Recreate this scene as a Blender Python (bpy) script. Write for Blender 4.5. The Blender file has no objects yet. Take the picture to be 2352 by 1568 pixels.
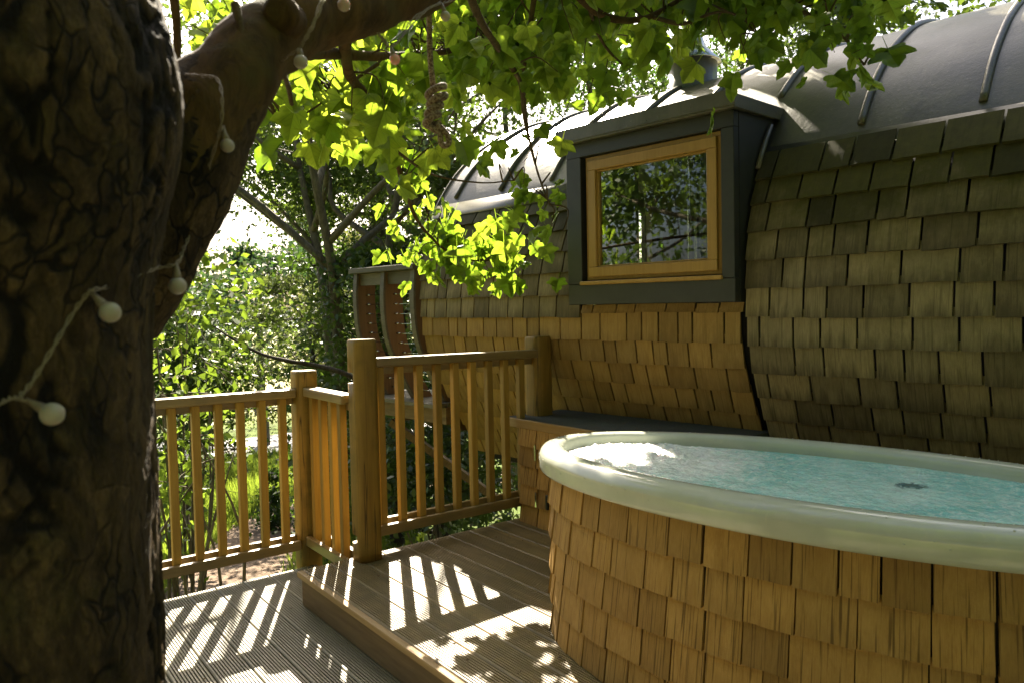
import bpy, bmesh, math, random
import numpy as np
from mathutils import Vector, Matrix, noise as mnoise
R_ = math.radians
random.seed(7); rng = np.random.default_rng(11)
scene = bpy.context.scene
COL = scene.collection

# ------------------------------------------------------------------ camera
CR = Vector((0.7912, -0.6112, -0.02093)); CU = Vector((0.03949, 0.01691, 0.99908)); CF = Vector((0.61028, 0.7913, -0.03752))
EYE = Vector((0.0, 0.0, 1.27))
cam_d = bpy.data.cameras.new('camera'); cam = bpy.data.objects.new('camera', cam_d); COL.objects.link(cam)
m3 = Matrix((CR, CU, -CF)).transposed()
cam.matrix_world = Matrix.Translation(EYE) @ m3.to_4x4()
cam_d.sensor_width = 36.0; cam_d.lens = 1780 / 2500 * 36.0
cam_d.clip_start = 0.05; cam_d.clip_end = 3000
cam_d.dof.use_dof = True; cam_d.dof.focus_distance = 3.4; cam_d.dof.aperture_fstop = 6.0
scene.camera = cam

# ------------------------------------------------------------------ light
SUN_AZ, SUN_EL = R_(62.5), R_(40.8)
SUN = Vector((math.cos(SUN_EL) * math.cos(SUN_AZ), math.cos(SUN_EL) * math.sin(SUN_AZ), math.sin(SUN_EL)))
world = bpy.data.worlds.new('World'); scene.world = world; world.use_nodes = True
wn = world.node_tree.nodes; wl = world.node_tree.links
for n_ in list(wn): wn.remove(n_)
w_out = wn.new('ShaderNodeOutputWorld'); w_bg = wn.new('ShaderNodeBackground'); w_sky = wn.new('ShaderNodeTexSky')
w_sky.sky_type = 'NISHITA'; w_sky.sun_disc = False
w_sky.sun_elevation = SUN_EL; w_sky.sun_rotation = R_(90) - SUN_AZ
w_sky.air_density = 1.0; w_sky.dust_density = 5.0; w_sky.ozone_density = 1.0
w_bg.inputs['Strength'].default_value = 0.05
wl.new(w_sky.outputs[0], w_bg.inputs[0]); wl.new(w_bg.outputs[0], w_out.inputs[0])
sun_d = bpy.data.lights.new('sun', 'SUN'); sun_d.energy = 5.0; sun_d.angle = R_(0.53); sun_d.color = (1.0, 0.90, 0.72)
sun_o = bpy.data.objects.new('sun', sun_d); COL.objects.link(sun_o)
sun_o.rotation_euler = SUN.to_track_quat('Z', 'Y').to_euler(); sun_o.location = SUN * 40
scene.view_settings.view_transform = 'Standard'; scene.view_settings.look = 'None'
scene.view_settings.gamma = 1.0; scene.view_settings.use_curve_mapping = False
scene.view_settings.exposure = 2.62
scene.cycles.use_denoising = True
scene.cycles.max_bounces = 8; scene.cycles.transparent_max_bounces = 8
scene.cycles.sample_clamp_indirect = 6.0

# ------------------------------------------------------------------ helpers
S_ = 1780 / (2500 / 2352.0)            # focal length in 2352-px units
def P(x, y, d):
    """a point at forward distance d seen near (x, y) of a 2352 x 1568 view"""
    return EYE + CF * d + CR * ((x - 1176) / S_ * d) + CU * (-(y - 784) / S_ * d)

def wm(o):
    m = o.matrix_basis.copy()
    while o.parent is not None:
        o = o.parent; m = o.matrix_basis @ m
    return m

def tag(o, label=None, cat=None, group=None, kind=None):
    if label: o['label'] = label
    if cat: o['category'] = cat
    if group: o['group'] = group
    if kind: o['kind'] = kind
    return o

def thing(name, label, cat, loc=(0, 0, 0), group=None):
    o = bpy.data.objects.new(name, None); COL.objects.link(o); o.location = loc; o.empty_display_size = 0.1
    return tag(o, label, cat, group)

def link(name, me, parent=None, W=None, kind=None):
    o = bpy.data.objects.new(name, me); COL.objects.link(o)
    W = W if W is not None else Matrix.Identity(4)
    if parent is not None:
        o.parent = parent; o.matrix_basis = wm(parent).inverted() @ W
    else:
        o.matrix_basis = W
    if kind: o['kind'] = kind
    return o

def mesh_np(name, verts, faces, mat=None, smooth=False):
    """verts (n,3) array; faces: (m,k) array of one polygon size"""
    verts = np.asarray(verts, np.float32); faces = np.asarray(faces, np.int32)
    me = bpy.data.meshes.new(name); n, (m, k) = len(verts), faces.shape
    me.vertices.add(n); me.vertices.foreach_set('co', verts.ravel())
    me.loops.add(m * k); me.loops.foreach_set('vertex_index', faces.ravel())
    me.polygons.add(m)
    me.polygons.foreach_set('loop_start', np.arange(0, m * k, k, dtype=np.int32))
    me.polygons.foreach_set('loop_total', np.full(m, k, np.int32))
    if smooth: me.polygons.foreach_set('use_smooth', np.ones(m, bool))
    me.update(calc_edges=True); me.validate()
    if mat: me.materials.append(mat)
    return me

def bm_mesh(name, bm, mat, smooth=False, recalc=True):
    if recalc: bmesh.ops.recalc_face_normals(bm, faces=bm.faces)
    me = bpy.data.meshes.new(name); bm.to_mesh(me); bm.free()
    if smooth:
        for p in me.polygons: p.use_smooth = True
    if mat: me.materials.append(mat)
    return me

def add_box(bm, lo, hi, bev=0.0, M=None, seg=1):
    lo = Vector(lo); hi = Vector(hi); c = (lo + hi) / 2; d = hi - lo
    r = bmesh.ops.create_cube(bm, size=1.0)
    vs = r['verts']
    for v in vs: v.co = Vector((v.co.x * d.x + c.x, v.co.y * d.y + c.y, v.co.z * d.z + c.z))
    if bev > 0:
        es = list({e for v in vs for e in v.link_edges})
        g = bmesh.ops.bevel(bm, geom=es, offset=bev, segments=seg, affect='EDGES', profile=0.6)
        vs = list({v for f in g['faces'] for v in f.verts} | {v for v in vs if v.is_valid})
    if M is not None:
        for v in vs: v.co = M @ v.co
    return vs

def box_me(name, lo, hi, mat, bev=0.0, M=None, seg=1):
    bm = bmesh.new(); add_box(bm, lo, hi, bev, M, seg); return bm_mesh(name, bm, mat)

def frames(pts):
    pts = [Vector(p) for p in pts]; out = []
    up = Vector((0, 0, 1)); prev = None
    for i, p in enumerate(pts):
        t = (pts[min(i + 1, len(pts) - 1)] - pts[max(i - 1, 0)])
        t = t.normalized() if t.length > 1e-9 else Vector((0, 0, 1))
        if prev is None:
            a = t.cross(up if abs(t.dot(up)) < 0.9 else Vector((1, 0, 0))).normalized()
        else:
            a = (prev - t * prev.dot(t)); a = a.normalized() if a.length > 1e-6 else t.orthogonal().normalized()
        prev = a; out.append((p, a, t.cross(a).normalized(), t))
    return out

def tube_arrays(pts, rad, sides=6):
    fr = frames(pts); n = len(fr); V = []; F = []
    for i, (p, a, b, t) in enumerate(fr):
        r = rad[i] if hasattr(rad, '__len__') else rad
        for k in range(sides):
            th = 2 * math.pi * k / sides
            V.append(p + a * (r * math.cos(th)) + b * (r * math.sin(th)))
    for i in range(n - 1):
        for k in range(sides):
            k2 = (k + 1) % sides
            F.append((i * sides + k, i * sides + k2, (i + 1) * sides + k2, (i + 1) * sides + k))
    c0 = len(V); V.append(fr[0][0]); c1 = len(V); V.append(fr[-1][0])
    for k in range(sides):
        k2 = (k + 1) % sides
        F.append((c0, k2, k, k)); F.append((c1, (n - 1) * sides + k, (n - 1) * sides + k2, (n - 1) * sides + k2))
    return V, F

class Tubes:
    def __init__(s): s.V = []; s.F = []
    def add(s, pts, rad, sides=6):
        V, F = tube_arrays(pts, rad, sides); b = len(s.V); s.V += [tuple(v) for v in V]
        s.F += [tuple(b + i for i in f) for f in F]
    def mesh(s, name, mat):
        me = bpy.data.meshes.new(name)
        me.from_pydata(s.V, [], [f if f[2] != f[3] else f[:3] for f in s.F]); me.update()
        for p in me.polygons: p.use_smooth = True
        me.materials.append(mat); return me

def spline(pts, n=8):
    pts = [Vector(p) for p in pts]; out = []
    q = [pts[0] * 2 - pts[1]] + pts + [pts[-1] * 2 - pts[-2]]
    for i in range(1, len(q) - 2):
        for k in range(n):
            t = k / n; a, b, c, d = q[i - 1], q[i], q[i + 1], q[i + 2]
            out.append(0.5 * ((2 * b) + (c - a) * t + (2 * a - 5 * b + 4 * c - d) * t * t + (3 * b - a - 3 * c + d) * t ** 3))
    out.append(pts[-1]); return out

def lerp_list(vals, n):
    return [float(v) for v in np.interp(np.linspace(0, len(vals) - 1, n), range(len(vals)), vals)]

# ------------------------------------------------------------------ materials
class NT:
    def __init__(s, name):
        s.m = bpy.data.materials.new(name); s.m.use_nodes = True; s.t = s.m.node_tree
        for n in list(s.t.nodes): s.t.nodes.remove(n)
        s.out = s.n('ShaderNodeOutputMaterial')
    def n(s, typ, **kw):
        n = s.t.nodes.new(typ)
        for k, v in kw.items():
            if k.startswith('i_'):
                key = k[2:].replace('_', ' ')
                n.inputs[int(key) if key.isdigit() else key].default_value = v
            else: setattr(n, k, v)
        return n
    def l(s, a, b): s.t.links.new(a, b)
    def coord(s, kind='Object', scale=(1, 1, 1), rand=0.0, warp=0.0):
        if kind == 'World': o = s.n('ShaderNodeNewGeometry').outputs['Position']
        else: o = s.n('ShaderNodeTexCoord').outputs[kind]
        if rand:
            oi = s.n('ShaderNodeObjectInfo'); mu = s.n('ShaderNodeVectorMath', operation='SCALE')
            cx = s.n('ShaderNodeCombineXYZ'); s.l(oi.outputs['Random'], cx.inputs[0]); s.l(oi.outputs['Random'], cx.inputs[1]); s.l(oi.outputs['Random'], cx.inputs[2])
            s.l(cx.outputs[0], mu.inputs[0]); mu.inputs['Scale'].default_value = rand
            ad = s.n('ShaderNodeVectorMath', operation='ADD'); s.l(o, ad.inputs[0]); s.l(mu.outputs[0], ad.inputs[1]); o = ad.outputs[0]
        mp = s.n('ShaderNodeMapping'); mp.inputs['Scale'].default_value = scale; s.l(o, mp.inputs[0]); o = mp.outputs[0]
        return o
    def noise(s, co, scale, detail=4, rough=0.6, dist=0.0):
        n = s.n('ShaderNodeTexNoise'); n.inputs['Scale'].default_value = scale; n.inputs['Detail'].default_value = detail
        n.inputs['Roughness'].default_value = rough; n.inputs['Distortion'].default_value = dist; s.l(co, n.inputs['Vector']); return n.outputs[0]
    def ramp(s, f, stops):
        r = s.n('ShaderNodeValToRGB'); e = r.color_ramp.elements
        while len(e) < len(stops): e.new(0.5)
        for k, (p, c) in enumerate(stops):
            e[k].position = p; e[k].color = (*c, 1) if hasattr(c, '__len__') else (c, c, c, 1)
        s.l(f, r.inputs[0]); return r.outputs[0]
    def mix(s, f, a, b, mode='MIX'):
        n = s.n('ShaderNodeMix', data_type='RGBA', blend_type=mode)
        for v, i in ((f, 0), (a, 6), (b, 7)):
            if isinstance(v, (int, float)): n.inputs[i].default_value = v
            elif isinstance(v, tuple): n.inputs[i].default_value = (*v, 1)
            else: s.l(v, n.inputs[i])
        return n.outputs[2]
    def math(s, op, a, b=0.0):
        n = s.n('ShaderNodeMath', operation=op)
        for v, i in ((a, 0), (b, 1)):
            if isinstance(v, (int, float)): n.inputs[i].default_value = v
            else: s.l(v, n.inputs[i])
        return n.outputs[0]
    def maprange(s, v, a, b, c=0.0, d=1.0):
        n = s.n('ShaderNodeMapRange'); s.l(v, n.inputs[0])
        for i, x in enumerate((a, b, c, d)): n.inputs[i + 1].default_value = x
        return n.outputs[0]
    def bump(s, h, strength=0.4, dist=0.01):
        b = s.n('ShaderNodeBump'); b.inputs['Strength'].default_value = strength; b.inputs['Distance'].default_value = dist
        s.l(h, b.inputs['Height']); return b.outputs[0]
    def princ(s, col, rough=0.6, normal=None, **kw):
        p = s.n('ShaderNodeBsdfPrincipled')
        for v, i in ((col, 'Base Color'), (rough, 'Roughness')):
            if isinstance(v, tuple): p.inputs[i].default_value = (*v, 1)
            elif isinstance(v, (int, float)): p.inputs[i].default_value = v
            else: s.l(v, p.inputs[i])
        if normal is not None: s.l(normal, p.inputs['Normal'])
        for k, v in kw.items(): p.inputs[k.replace('_', ' ')].default_value = v
        return p.outputs[0]
    def done(s, sh): s.l(sh, s.out.inputs['Surface']); return s.m

def m_wood(name, dark, light, grain, rough=0.65, bump=0.25, cracks=0.0, stain=None, spec=0.35, fine=60.0):
    """grain: 0,1,2 the axis the fibres run along"""
    t = NT(name); sc = [1.0, 1.0, 1.0]; sc[grain] = 0.06
    co = t.coord('Object', tuple(sc), rand=7.0)
    g = t.noise(co, fine, 5, 0.65, 0.6); g2 = t.noise(co, fine * 0.22, 3, 0.5, 1.2)
    f = t.mix(0.5, g, g2)
    c = t.ramp(f, [(0.30, dark), (0.68, light)])
    oi = t.n('ShaderNodeObjectInfo').outputs['Random']
    c = t.mix(1.0, c, t.ramp(oi, [(0.0, 0.72), (1.0, 1.12)]), 'MULTIPLY')
    big = t.noise(t.coord('Object', (1, 1, 1), rand=3.0), 5.0, 4, 0.65)
    if stain is not None:
        c = t.mix(t.ramp(big, [(0.45, 0.0), (0.68, 1.0)]), c, stain)
    h = f
    if cracks:
        sc2 = [1.0, 1.0, 1.0]; sc2[grain] = 0.03
        ck = t.noise(t.coord('Object', tuple(sc2), rand=5.0), 22.0, 2, 0.4, 0.3)
        ln = t.ramp(t.math('ABSOLUTE', t.math('SUBTRACT', ck, 0.5)), [(0.0, 0.0), (cracks, 1.0)])
        c = t.mix(t.math('MULTIPLY', t.math('SUBTRACT', 1.0, ln), 0.85), c, tuple(0.12 * x for x in dark))
    return t.done(t.princ(c, rough, t.bump(h, bump, 0.004), Specular_IOR_Level=spec))

def m_shingle(name, dark, light, moss, moss_lo, moss_hi, streak, damp=0.35, fine=26.0, var=0.0):
    """moss grows between world heights moss_lo and moss_hi"""
    t = NT(name)
    co = t.coord('Object', (0.35, 1, 0.10), rand=9.0)
    f = t.mix(0.55, t.noise(co, fine * 6.0, 5, 0.75, 0.2), t.noise(t.coord('Object', (0.2, 1, 0.35), rand=8.0), fine * 0.6, 5, 0.7, 0.5))
    c = t.ramp(f, [(0.30, dark), (0.70, light)])
    oi = t.n('ShaderNodeObjectInfo').outputs['Random']
    c = t.mix(1.0, c, t.ramp(oi, [(0.0, (0.74 - var, 0.72 - var, 0.70 - var)), (0.5, (0.96, 0.96, 0.95)), (1.0, (1.14 + var, 1.10 + var, 1.02 + var))]), 'MULTIPLY')
    # damp tongues rising from the butt edge, and dark water runs
    tg = t.noise(t.coord('Object', (0.45, 1, 0.35), rand=4.0), 11.0, 4, 0.6, 0.6)
    z = t.n('ShaderNodeSeparateXYZ'); t.l(t.n('ShaderNodeTexCoord').outputs['Object'], z.inputs[0])
    edge = t.math('ADD', t.maprange(z.outputs[2], 0.0, 0.12, 0.30, -0.22), tg)
    c = t.mix(t.math('MULTIPLY', t.ramp(edge, [(0.50, 0.0), (0.85, 1.0)]), damp), c, tuple(0.35 * x for x in dark))
    st = t.noise(t.coord('Object', (1, 1, 0.035), rand=6.0), 20.0, 2, 0.5, 0.4)
    c = t.mix(t.math('MULTIPLY', t.ramp(st, [(0.57, 0.0), (0.66, 1.0)]), streak), c, tuple(0.3 * x for x in dark))
    pos = t.n('ShaderNodeNewGeometry').outputs['Position']
    sp = t.n('ShaderNodeSeparateXYZ'); t.l(pos, sp.inputs[0])
    mn = t.noise(t.coord('World', (1, 1, 1)), 3.0, 5, 0.7)
    mf = t.math('ADD', t.maprange(sp.outputs[2], moss_lo, moss_hi, -0.35, 0.75), t.math('MULTIPLY', t.math('SUBTRACT', mn, 0.5), 1.6))
    mf = t.math('MULTIPLY', t.ramp(mf, [(0.0, 0.0), (0.6, 1.0)]), 0.92)
    mcol = t.mix(t.noise(t.coord('World', (1, 1, 1)), 24.0, 4, 0.7), tuple(0.40 * x for x in moss), tuple(1.8 * x for x in moss))
    mcol = t.mix(1.0, mcol, t.ramp(oi, [(0.0, 0.6), (1.0, 1.45)]), 'MULTIPLY')
    c = t.mix(mf, c, mcol)
    h = t.mix(0.4, f, t.noise(t.coord('World', (1, 1, 1)), 160.0, 3, 0.7))
    return t.done(t.princ(c, 0.8, t.bump(h, 0.5, 0.004), Specular_IOR_Level=0.25))

def m_leaf(name, base, trans, tr=0.5, spec=0.35, vary=0.35, rough=0.45, veins=False):
    t = NT(name); oi = t.n('ShaderNodeObjectInfo').outputs['Random']
    co = t.coord('World', (1, 1, 1)); nz = t.noise(co, 9.0, 3, 0.6)
    k = t.mix(0.5, nz, oi)
    d = t.mix(1.0, base, t.ramp(k, [(0.25, 1 - vary), (0.75, 1 + vary)]), 'MULTIPLY')
    e = t.mix(1.0, trans, t.ramp(k, [(0.25, (1 - vary, 1 - vary * 0.6, 1 - vary)), (0.75, (1 + vary, 1 + vary * 0.5, 1 + vary))]), 'MULTIPLY')
    nm = None
    if veins:
        lv = t.n('ShaderNodeAttribute', attribute_name='lv'); sx = t.n('ShaderNodeSeparateXYZ'); t.l(lv.outputs['Vector'], sx.inputs[0])
        an = t.math('ABSOLUTE', t.math('ARCTAN2', sx.outputs[0], t.math('ADD', sx.outputs[1], 0.02))); rd = t.n('ShaderNodeVectorMath', operation='LENGTH'); t.l(lv.outputs['Vector'], rd.inputs[0])
        dmin = an
        for k in (0.60, 1.22): dmin = t.math('MINIMUM', dmin, t.math('ABSOLUTE', t.math('SUBTRACT', an, k)))
        main = t.ramp(t.math('MULTIPLY', dmin, rd.outputs['Value']), [(0.006, 1.0), (0.022, 0.0)])
        sec = t.n('ShaderNodeTexWave', wave_type='BANDS', bands_direction='DIAGONAL'); sec.inputs['Scale'].default_value = 3.2; sec.inputs['Distortion'].default_value = 2.0
        ax = t.n('ShaderNodeCombineXYZ'); t.l(t.math('ABSOLUTE', sx.outputs[0]), ax.inputs[0]); t.l(t.math('MULTIPLY', sx.outputs[1], -1.0), ax.inputs[1]); t.l(ax.outputs[0], sec.inputs['Vector'])
        s2 = t.ramp(sec.outputs['Fac'], [(0.0, 0.45), (0.16, 0.0)])
        vm = t.math('MAXIMUM', main, s2)
        e = t.mix(t.math('MULTIPLY', vm, 0.6), e, tuple(0.45 * v for v in trans)); d = t.mix(t.math('MULTIPLY', main, 0.6), d, tuple(1.9 * v for v in base))
        spot = t.noise(t.coord('World', (1, 1, 1)), 70, 3, 0.7); e = t.mix(t.ramp(spot, [(0.70, 0.0), (0.76, 0.55)]), e, (0.12, 0.08, 0.01))
        nm = t.bump(t.math('SUBTRACT', 1.0, vm), 0.35, 0.003)
    p = t.princ(d, rough, nm, Specular_IOR_Level=spec)
    tl = t.n('ShaderNodeBsdfTranslucent'); t.l(e, tl.inputs[0])
    mx = t.n('ShaderNodeMixShader'); mx.inputs[0].default_value = tr; t.l(p, mx.inputs[1]); t.l(tl.outputs[0], mx.inputs[2])
    return t.done(mx.outputs[0])

def m_bark(name, dark, light, scale=1.0, moss=None, bump=0.8):
    t = NT(name); co = t.coord('World', (1, 1, 0.35))
    a = t.noise(co, 14 * scale, 6, 0.72, 0.8); b = t.noise(t.coord('World', (1, 1, 1)), 5 * scale, 4, 0.65)
    c = t.ramp(a, [(0.32, dark), (0.70, light)])
    if moss: c = t.mix(t.ramp(b, [(0.48, 0.0), (0.66, 0.8)]), c, moss)
    return t.done(t.princ(c, 0.9, t.bump(a, bump, 0.012), Specular_IOR_Level=0.2))

def m_plain(name, col, rough=0.5, metal=0.0, noise=0.15, bump=0.0, nscale=12.0, spec=0.5):
    t = NT(name); n = t.noise(t.coord('Object', (1, 1, 1)), nscale, 4, 0.65)
    c = t.mix(1.0, col, t.ramp(n, [(0.3, 1 - noise), (0.7, 1 + noise)]), 'MULTIPLY')
    nm = t.bump(n, bump, 0.003) if bump else None
    return t.done(t.princ(c, rough, nm, Metallic=metal, Specular_IOR_Level=spec))

W_DECK = m_wood('decking timber', (0.145, 0.102, 0.038), (0.30, 0.215, 0.088), 1, 0.5, 0.3, stain=(0.15, 0.11, 0.045), spec=0.6)
W_DECK2 = m_wood('weathered decking', (0.115, 0.10, 0.058), (0.26, 0.228, 0.14), 1, 0.5, 0.3, stain=(0.18, 0.155, 0.10), spec=0.6)
W_FASCIA = m_wood('step fascia timber', (0.11, 0.07, 0.035), (0.25, 0.17, 0.09), 1, 0.7, 0.3)
W_NOSE = m_wood('step nosing timber', (0.30, 0.19, 0.08), (0.48, 0.33, 0.16), 1, 0.6, 0.2)
W_POST = m_wood('oiled post timber', (0.165, 0.092, 0.014), (0.32, 0.195, 0.038), 2, 0.55, 0.4, cracks=0.014, fine=40, stain=(0.15, 0.10, 0.02))
W_BAL = m_wood('baluster timber', (0.26, 0.150, 0.026), (0.43, 0.275, 0.060), 2, 0.6, 0.25, fine=70)
W_RAIL = m_wood('handrail timber', (0.18, 0.12, 0.045), (0.34, 0.24, 0.10), 0, 0.36, 0.25, stain=(0.15, 0.11, 0.045), spec=0.7)
W_RAILY = m_wood('handrail timber short', (0.18, 0.12, 0.045), (0.34, 0.24, 0.10), 1, 0.36, 0.25, stain=(0.15, 0.11, 0.045), spec=0.7)
SH_GOLD = m_shingle('cedar shingle', (0.25, 0.148, 0.042), (0.42, 0.280, 0.098), (0.10, 0.09, 0.02), 1.25, 2.3, 0.25, 0.3)
SH_GREY = m_shingle('weathered shingle', (0.140, 0.110, 0.052), (0.32, 0.255, 0.135), (0.036, 0.034, 0.004), 1.15, 1.9, 0.4, 0.65, var=0.14)
SH_TUB = m_shingle('tub cedar shingle', (0.29, 0.160, 0.042), (0.49, 0.305, 0.098), (0.10, 0.09, 0.02), 5.0, 6.0, 0.75, 0.15)
M_BASE = m_plain('dark sheathing', (0.018, 0.014, 0.010), 0.9)
M_DORM = m_plain('charcoal cladding', (0.026, 0.026, 0.021), 0.45, 0, 0.2, 0.15, 8)
W_WIN = m_wood('window timber', (0.30, 0.165, 0.03), (0.42, 0.25, 0.06), 2, 0.45, 0.1, fine=90)
W_DARK = m_wood('dark interior timber', (0.05, 0.03, 0.015), (0.10, 0.06, 0.03), 2, 0.6, 0.2)
W_ORANGE = m_wood('red balcony timber', (0.115, 0.066, 0.028), (0.20, 0.125, 0.056), 2, 0.6, 0.2)
W_GREYED = m_wood('silvered timber', (0.085, 0.075, 0.052), (0.175, 0.155, 0.11), 1, 0.6, 0.2)
M_STEEL = m_plain('stainless steel', (0.62, 0.62, 0.60), 0.18, 1.0, 0.1)
M_COLLAR = m_plain('lead collar', (0.14, 0.145, 0.14), 0.45, 0.4, 0.25, 0.2)
M_BLACK = m_plain('black iron', (0.012, 0.012, 0.012), 0.4, 0.3)
M_FELT = m_plain('dark roofing felt', (0.05, 0.055, 0.05), 0.85, 0, 0.3, 0.4, 60)

t = NT('roof membrane'); co = t.coord('World', (1, 1, 1)); a = t.noise(co, 2.2, 6, 0.7, 0.5); b = t.noise(co, 60, 3, 0.8)
c = t.ramp(a, [(0.3, (0.058, 0.054, 0.034)), (0.7, (0.125, 0.112, 0.070))])
c = t.mix(t.ramp(b, [(0.62, 0.0), (0.74, 0.75)]), c, (0.24, 0.20, 0.13))
c = t.mix(t.math('MULTIPLY', t.ramp(t.noise(t.coord('World', (1, 1, 0.25)), 9, 5, 0.7, 0.6), [(0.5, 0.0), (0.72, 1.0)]), 0.6), c, (0.035, 0.036, 0.018))
M_ROOF = t.done(t.princ(c, t.ramp(a, [(0.3, 0.27), (0.7, 0.42)]), t.bump(t.mix(0.25, a, b), 0.25, 0.02), Specular_IOR_Level=0.6))

t = NT('acrylic rim'); co = t.coord('World', (1, 1, 1)); a = t.noise(co, 6, 4, 0.6)
c = t.ramp(a, [(0.3, (0.44, 0.455, 0.37)), (0.7, (0.53, 0.54, 0.45))])
run = t.noise(t.coord('World', (1, 1, 0.12)), 55, 2, 0.5, 0.4)
c = t.mix(t.ramp(run, [(0.68, 0.0), (0.74, 0.25)]), c, (0.62, 0.60, 0.42))
M_ACR = t.done(t.princ(c, 0.14, None, Specular_IOR_Level=0.6, Coat_Weight=0.3, Coat_Roughness=0.05))

t = NT('glass pane'); fr = t.n('ShaderNodeFresnel', i_IOR=1.5); tr = t.n('ShaderNodeBsdfTransparent'); gl = t.n('ShaderNodeBsdfGlossy', i_Roughness=0.012)
tr.inputs[0].default_value = (0.86, 0.9, 0.86, 1)
mx = t.n('ShaderNodeMixShader'); t.l(t.math('MULTIPLY', fr.outputs[0], 1.5), mx.inputs[0]); t.l(tr.outputs[0], mx.inputs[1]); t.l(gl.outputs[0], mx.inputs[2])
M_GLASS = t.done(mx.outputs[0])

t = NT('bulb plastic'); p = t.princ((0.34, 0.32, 0.25), 0.4, None, Subsurface_Weight=0.2)
M_BULB = t.done(p)
M_CABLE = m_plain('clear cable', (0.20, 0.16, 0.10), 0.4)
t = NT('braided rope'); co = t.coord('World', (1, 1, 1)); ck = t.n('ShaderNodeTexChecker'); ck.inputs['Scale'].default_value = 260; t.l(co, ck.inputs[0])
vo = t.noise(co, 220, 2, 0.5)
M_ROPE = t.done(t.princ(t.mix(t.ramp(vo, [(0.42, 0.0), (0.58, 1.0)]), (0.10, 0.06, 0.035), (0.28, 0.22, 0.15)), 0.85, t.bump(vo, 0.8, 0.004)))

t = NT('sycamore bark'); co = t.coord('World', (1, 1, 0.4)); a = t.noise(co, 30, 6, 0.72, 0.5); b = t.noise(t.coord('World', (1, 1, 1)), 7, 5, 0.7)
c = t.ramp(a, [(0.34, (0.016, 0.010, 0.004)), (0.70, (0.098, 0.062, 0.025))])
c = t.mix(t.ramp(b, [(0.54, 0.0), (0.72, 0.5)]), c, (0.055, 0.048, 0.014))
wv = t.n('ShaderNodeVectorMath', operation='ADD'); sw = t.n('ShaderNodeTexNoise'); sw.inputs['Scale'].default_value = 9; sw.inputs['Detail'].default_value = 3
t.l(t.coord('World', (1, 1, 1)), sw.inputs['Vector'])
ws = t.n('ShaderNodeVectorMath', operation='SCALE'); ws.inputs['Scale'].default_value = 0.09; t.l(sw.outputs['Color'], ws.inputs[0])
t.l(t.coord('World', (1, 1, 0.34)), wv.inputs[0]); t.l(ws.outputs[0], wv.inputs[1])
vc = t.n('ShaderNodeTexVoronoi', feature='DISTANCE_TO_EDGE'); vc.inputs['Scale'].default_value = 36; t.l(wv.outputs[0], vc.inputs['Vector'])
vcell = t.n('ShaderNodeTexVoronoi'); vcell.inputs['Scale'].default_value = 36; t.l(wv.outputs[0], vcell.inputs['Vector'])
cellg = t.n('ShaderNodeRGBToBW'); t.l(vcell.outputs['Color'], cellg.inputs[0])
c = t.mix(1.0, c, t.ramp(cellg.outputs[0], [(0.1, 0.6), (0.9, 1.35)]), 'MULTIPLY')
fis = t.math('MULTIPLY', t.ramp(vc.outputs['Distance'], [(0.015, 1.0), (0.07, 0.0)]), t.ramp(t.noise(t.coord('World', (1, 1, 0.6)), 9, 4, 0.65), [(0.44, 0.0), (0.56, 1.0)]))
grit = t.noise(t.coord('World', (1, 1, 0.5)), 130, 4, 0.75)
c = t.mix(1.0, c, t.ramp(grit, [(0.3, 0.55), (0.7, 1.5)]), 'MULTIPLY')
lich = t.noise(t.coord('World', (1, 1, 0.8)), 34, 3, 0.6); c = t.mix(t.ramp(lich, [(0.68, 0.0), (0.76, 0.35)]), c, (0.11, 0.09, 0.05))
c = t.mix(fis, c, (0.006, 0.004, 0.002))
hgt = t.mix(0.5, t.mix(0.55, t.math('SUBTRACT', 1.0, fis), a), grit)
at = t.n('ShaderNodeAttribute', attribute_name='crack')
c = t.mix(t.ramp(at.outputs['Fac'], [(0.10, 0.0), (0.55, 1.0)]), c, (0.006, 0.004, 0.002))
M_TRUNK = t.done(t.princ(c, 0.88, t.bump(hgt, 1.0, 0.014), Specular_IOR_Level=0.25))
M_LIMB = m_bark('limb bark', (0.030, 0.018, 0.006), (0.125, 0.072, 0.024), 1.6, (0.07, 0.058, 0.018), 0.5)
M_TWIG = m_bark('twig bark', (0.05, 0.035, 0.016), (0.13, 0.095, 0.045), 3)
L_SYC = m_leaf('sycamore leaf', (0.066, 0.125, 0.014), (0.35, 0.48, 0.032), 0.55, veins=True)
L_FAR = m_leaf('woodland leaf', (0.036, 0.068, 0.014), (0.125, 0.20, 0.026), 0.46, vary=0.5)
L_DARK = m_leaf('dark woodland leaf', (0.030, 0.056, 0.011), (0.09, 0.15, 0.018), 0.42)
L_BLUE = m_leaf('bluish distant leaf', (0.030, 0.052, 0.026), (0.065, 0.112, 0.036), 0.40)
L_PINE = m_leaf('pine needle', (0.060, 0.075, 0.024), (0.15, 0.18, 0.045), 0.35)
L_SHRUB = m_leaf('bright shrub leaf', (0.060, 0.108, 0.014), (0.22, 0.32, 0.028), 0.46, 0.5)
L_IVY = m_leaf('ivy leaf', (0.030, 0.060, 0.011), (0.10, 0.17, 0.02), 0.32, 0.6, 0.4, 0.35)
L_GRASS = m_leaf('grass blade', (0.070, 0.115, 0.014), (0.22, 0.31, 0.030), 0.45, 0.3)
B_FAR = m_bark('woodland bark', (0.06, 0.05, 0.035), (0.19, 0.165, 0.11), 1.0)
B_DARK = m_bark('dark conifer bark', (0.025, 0.020, 0.014), (0.075, 0.06, 0.04), 1.0)

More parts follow.
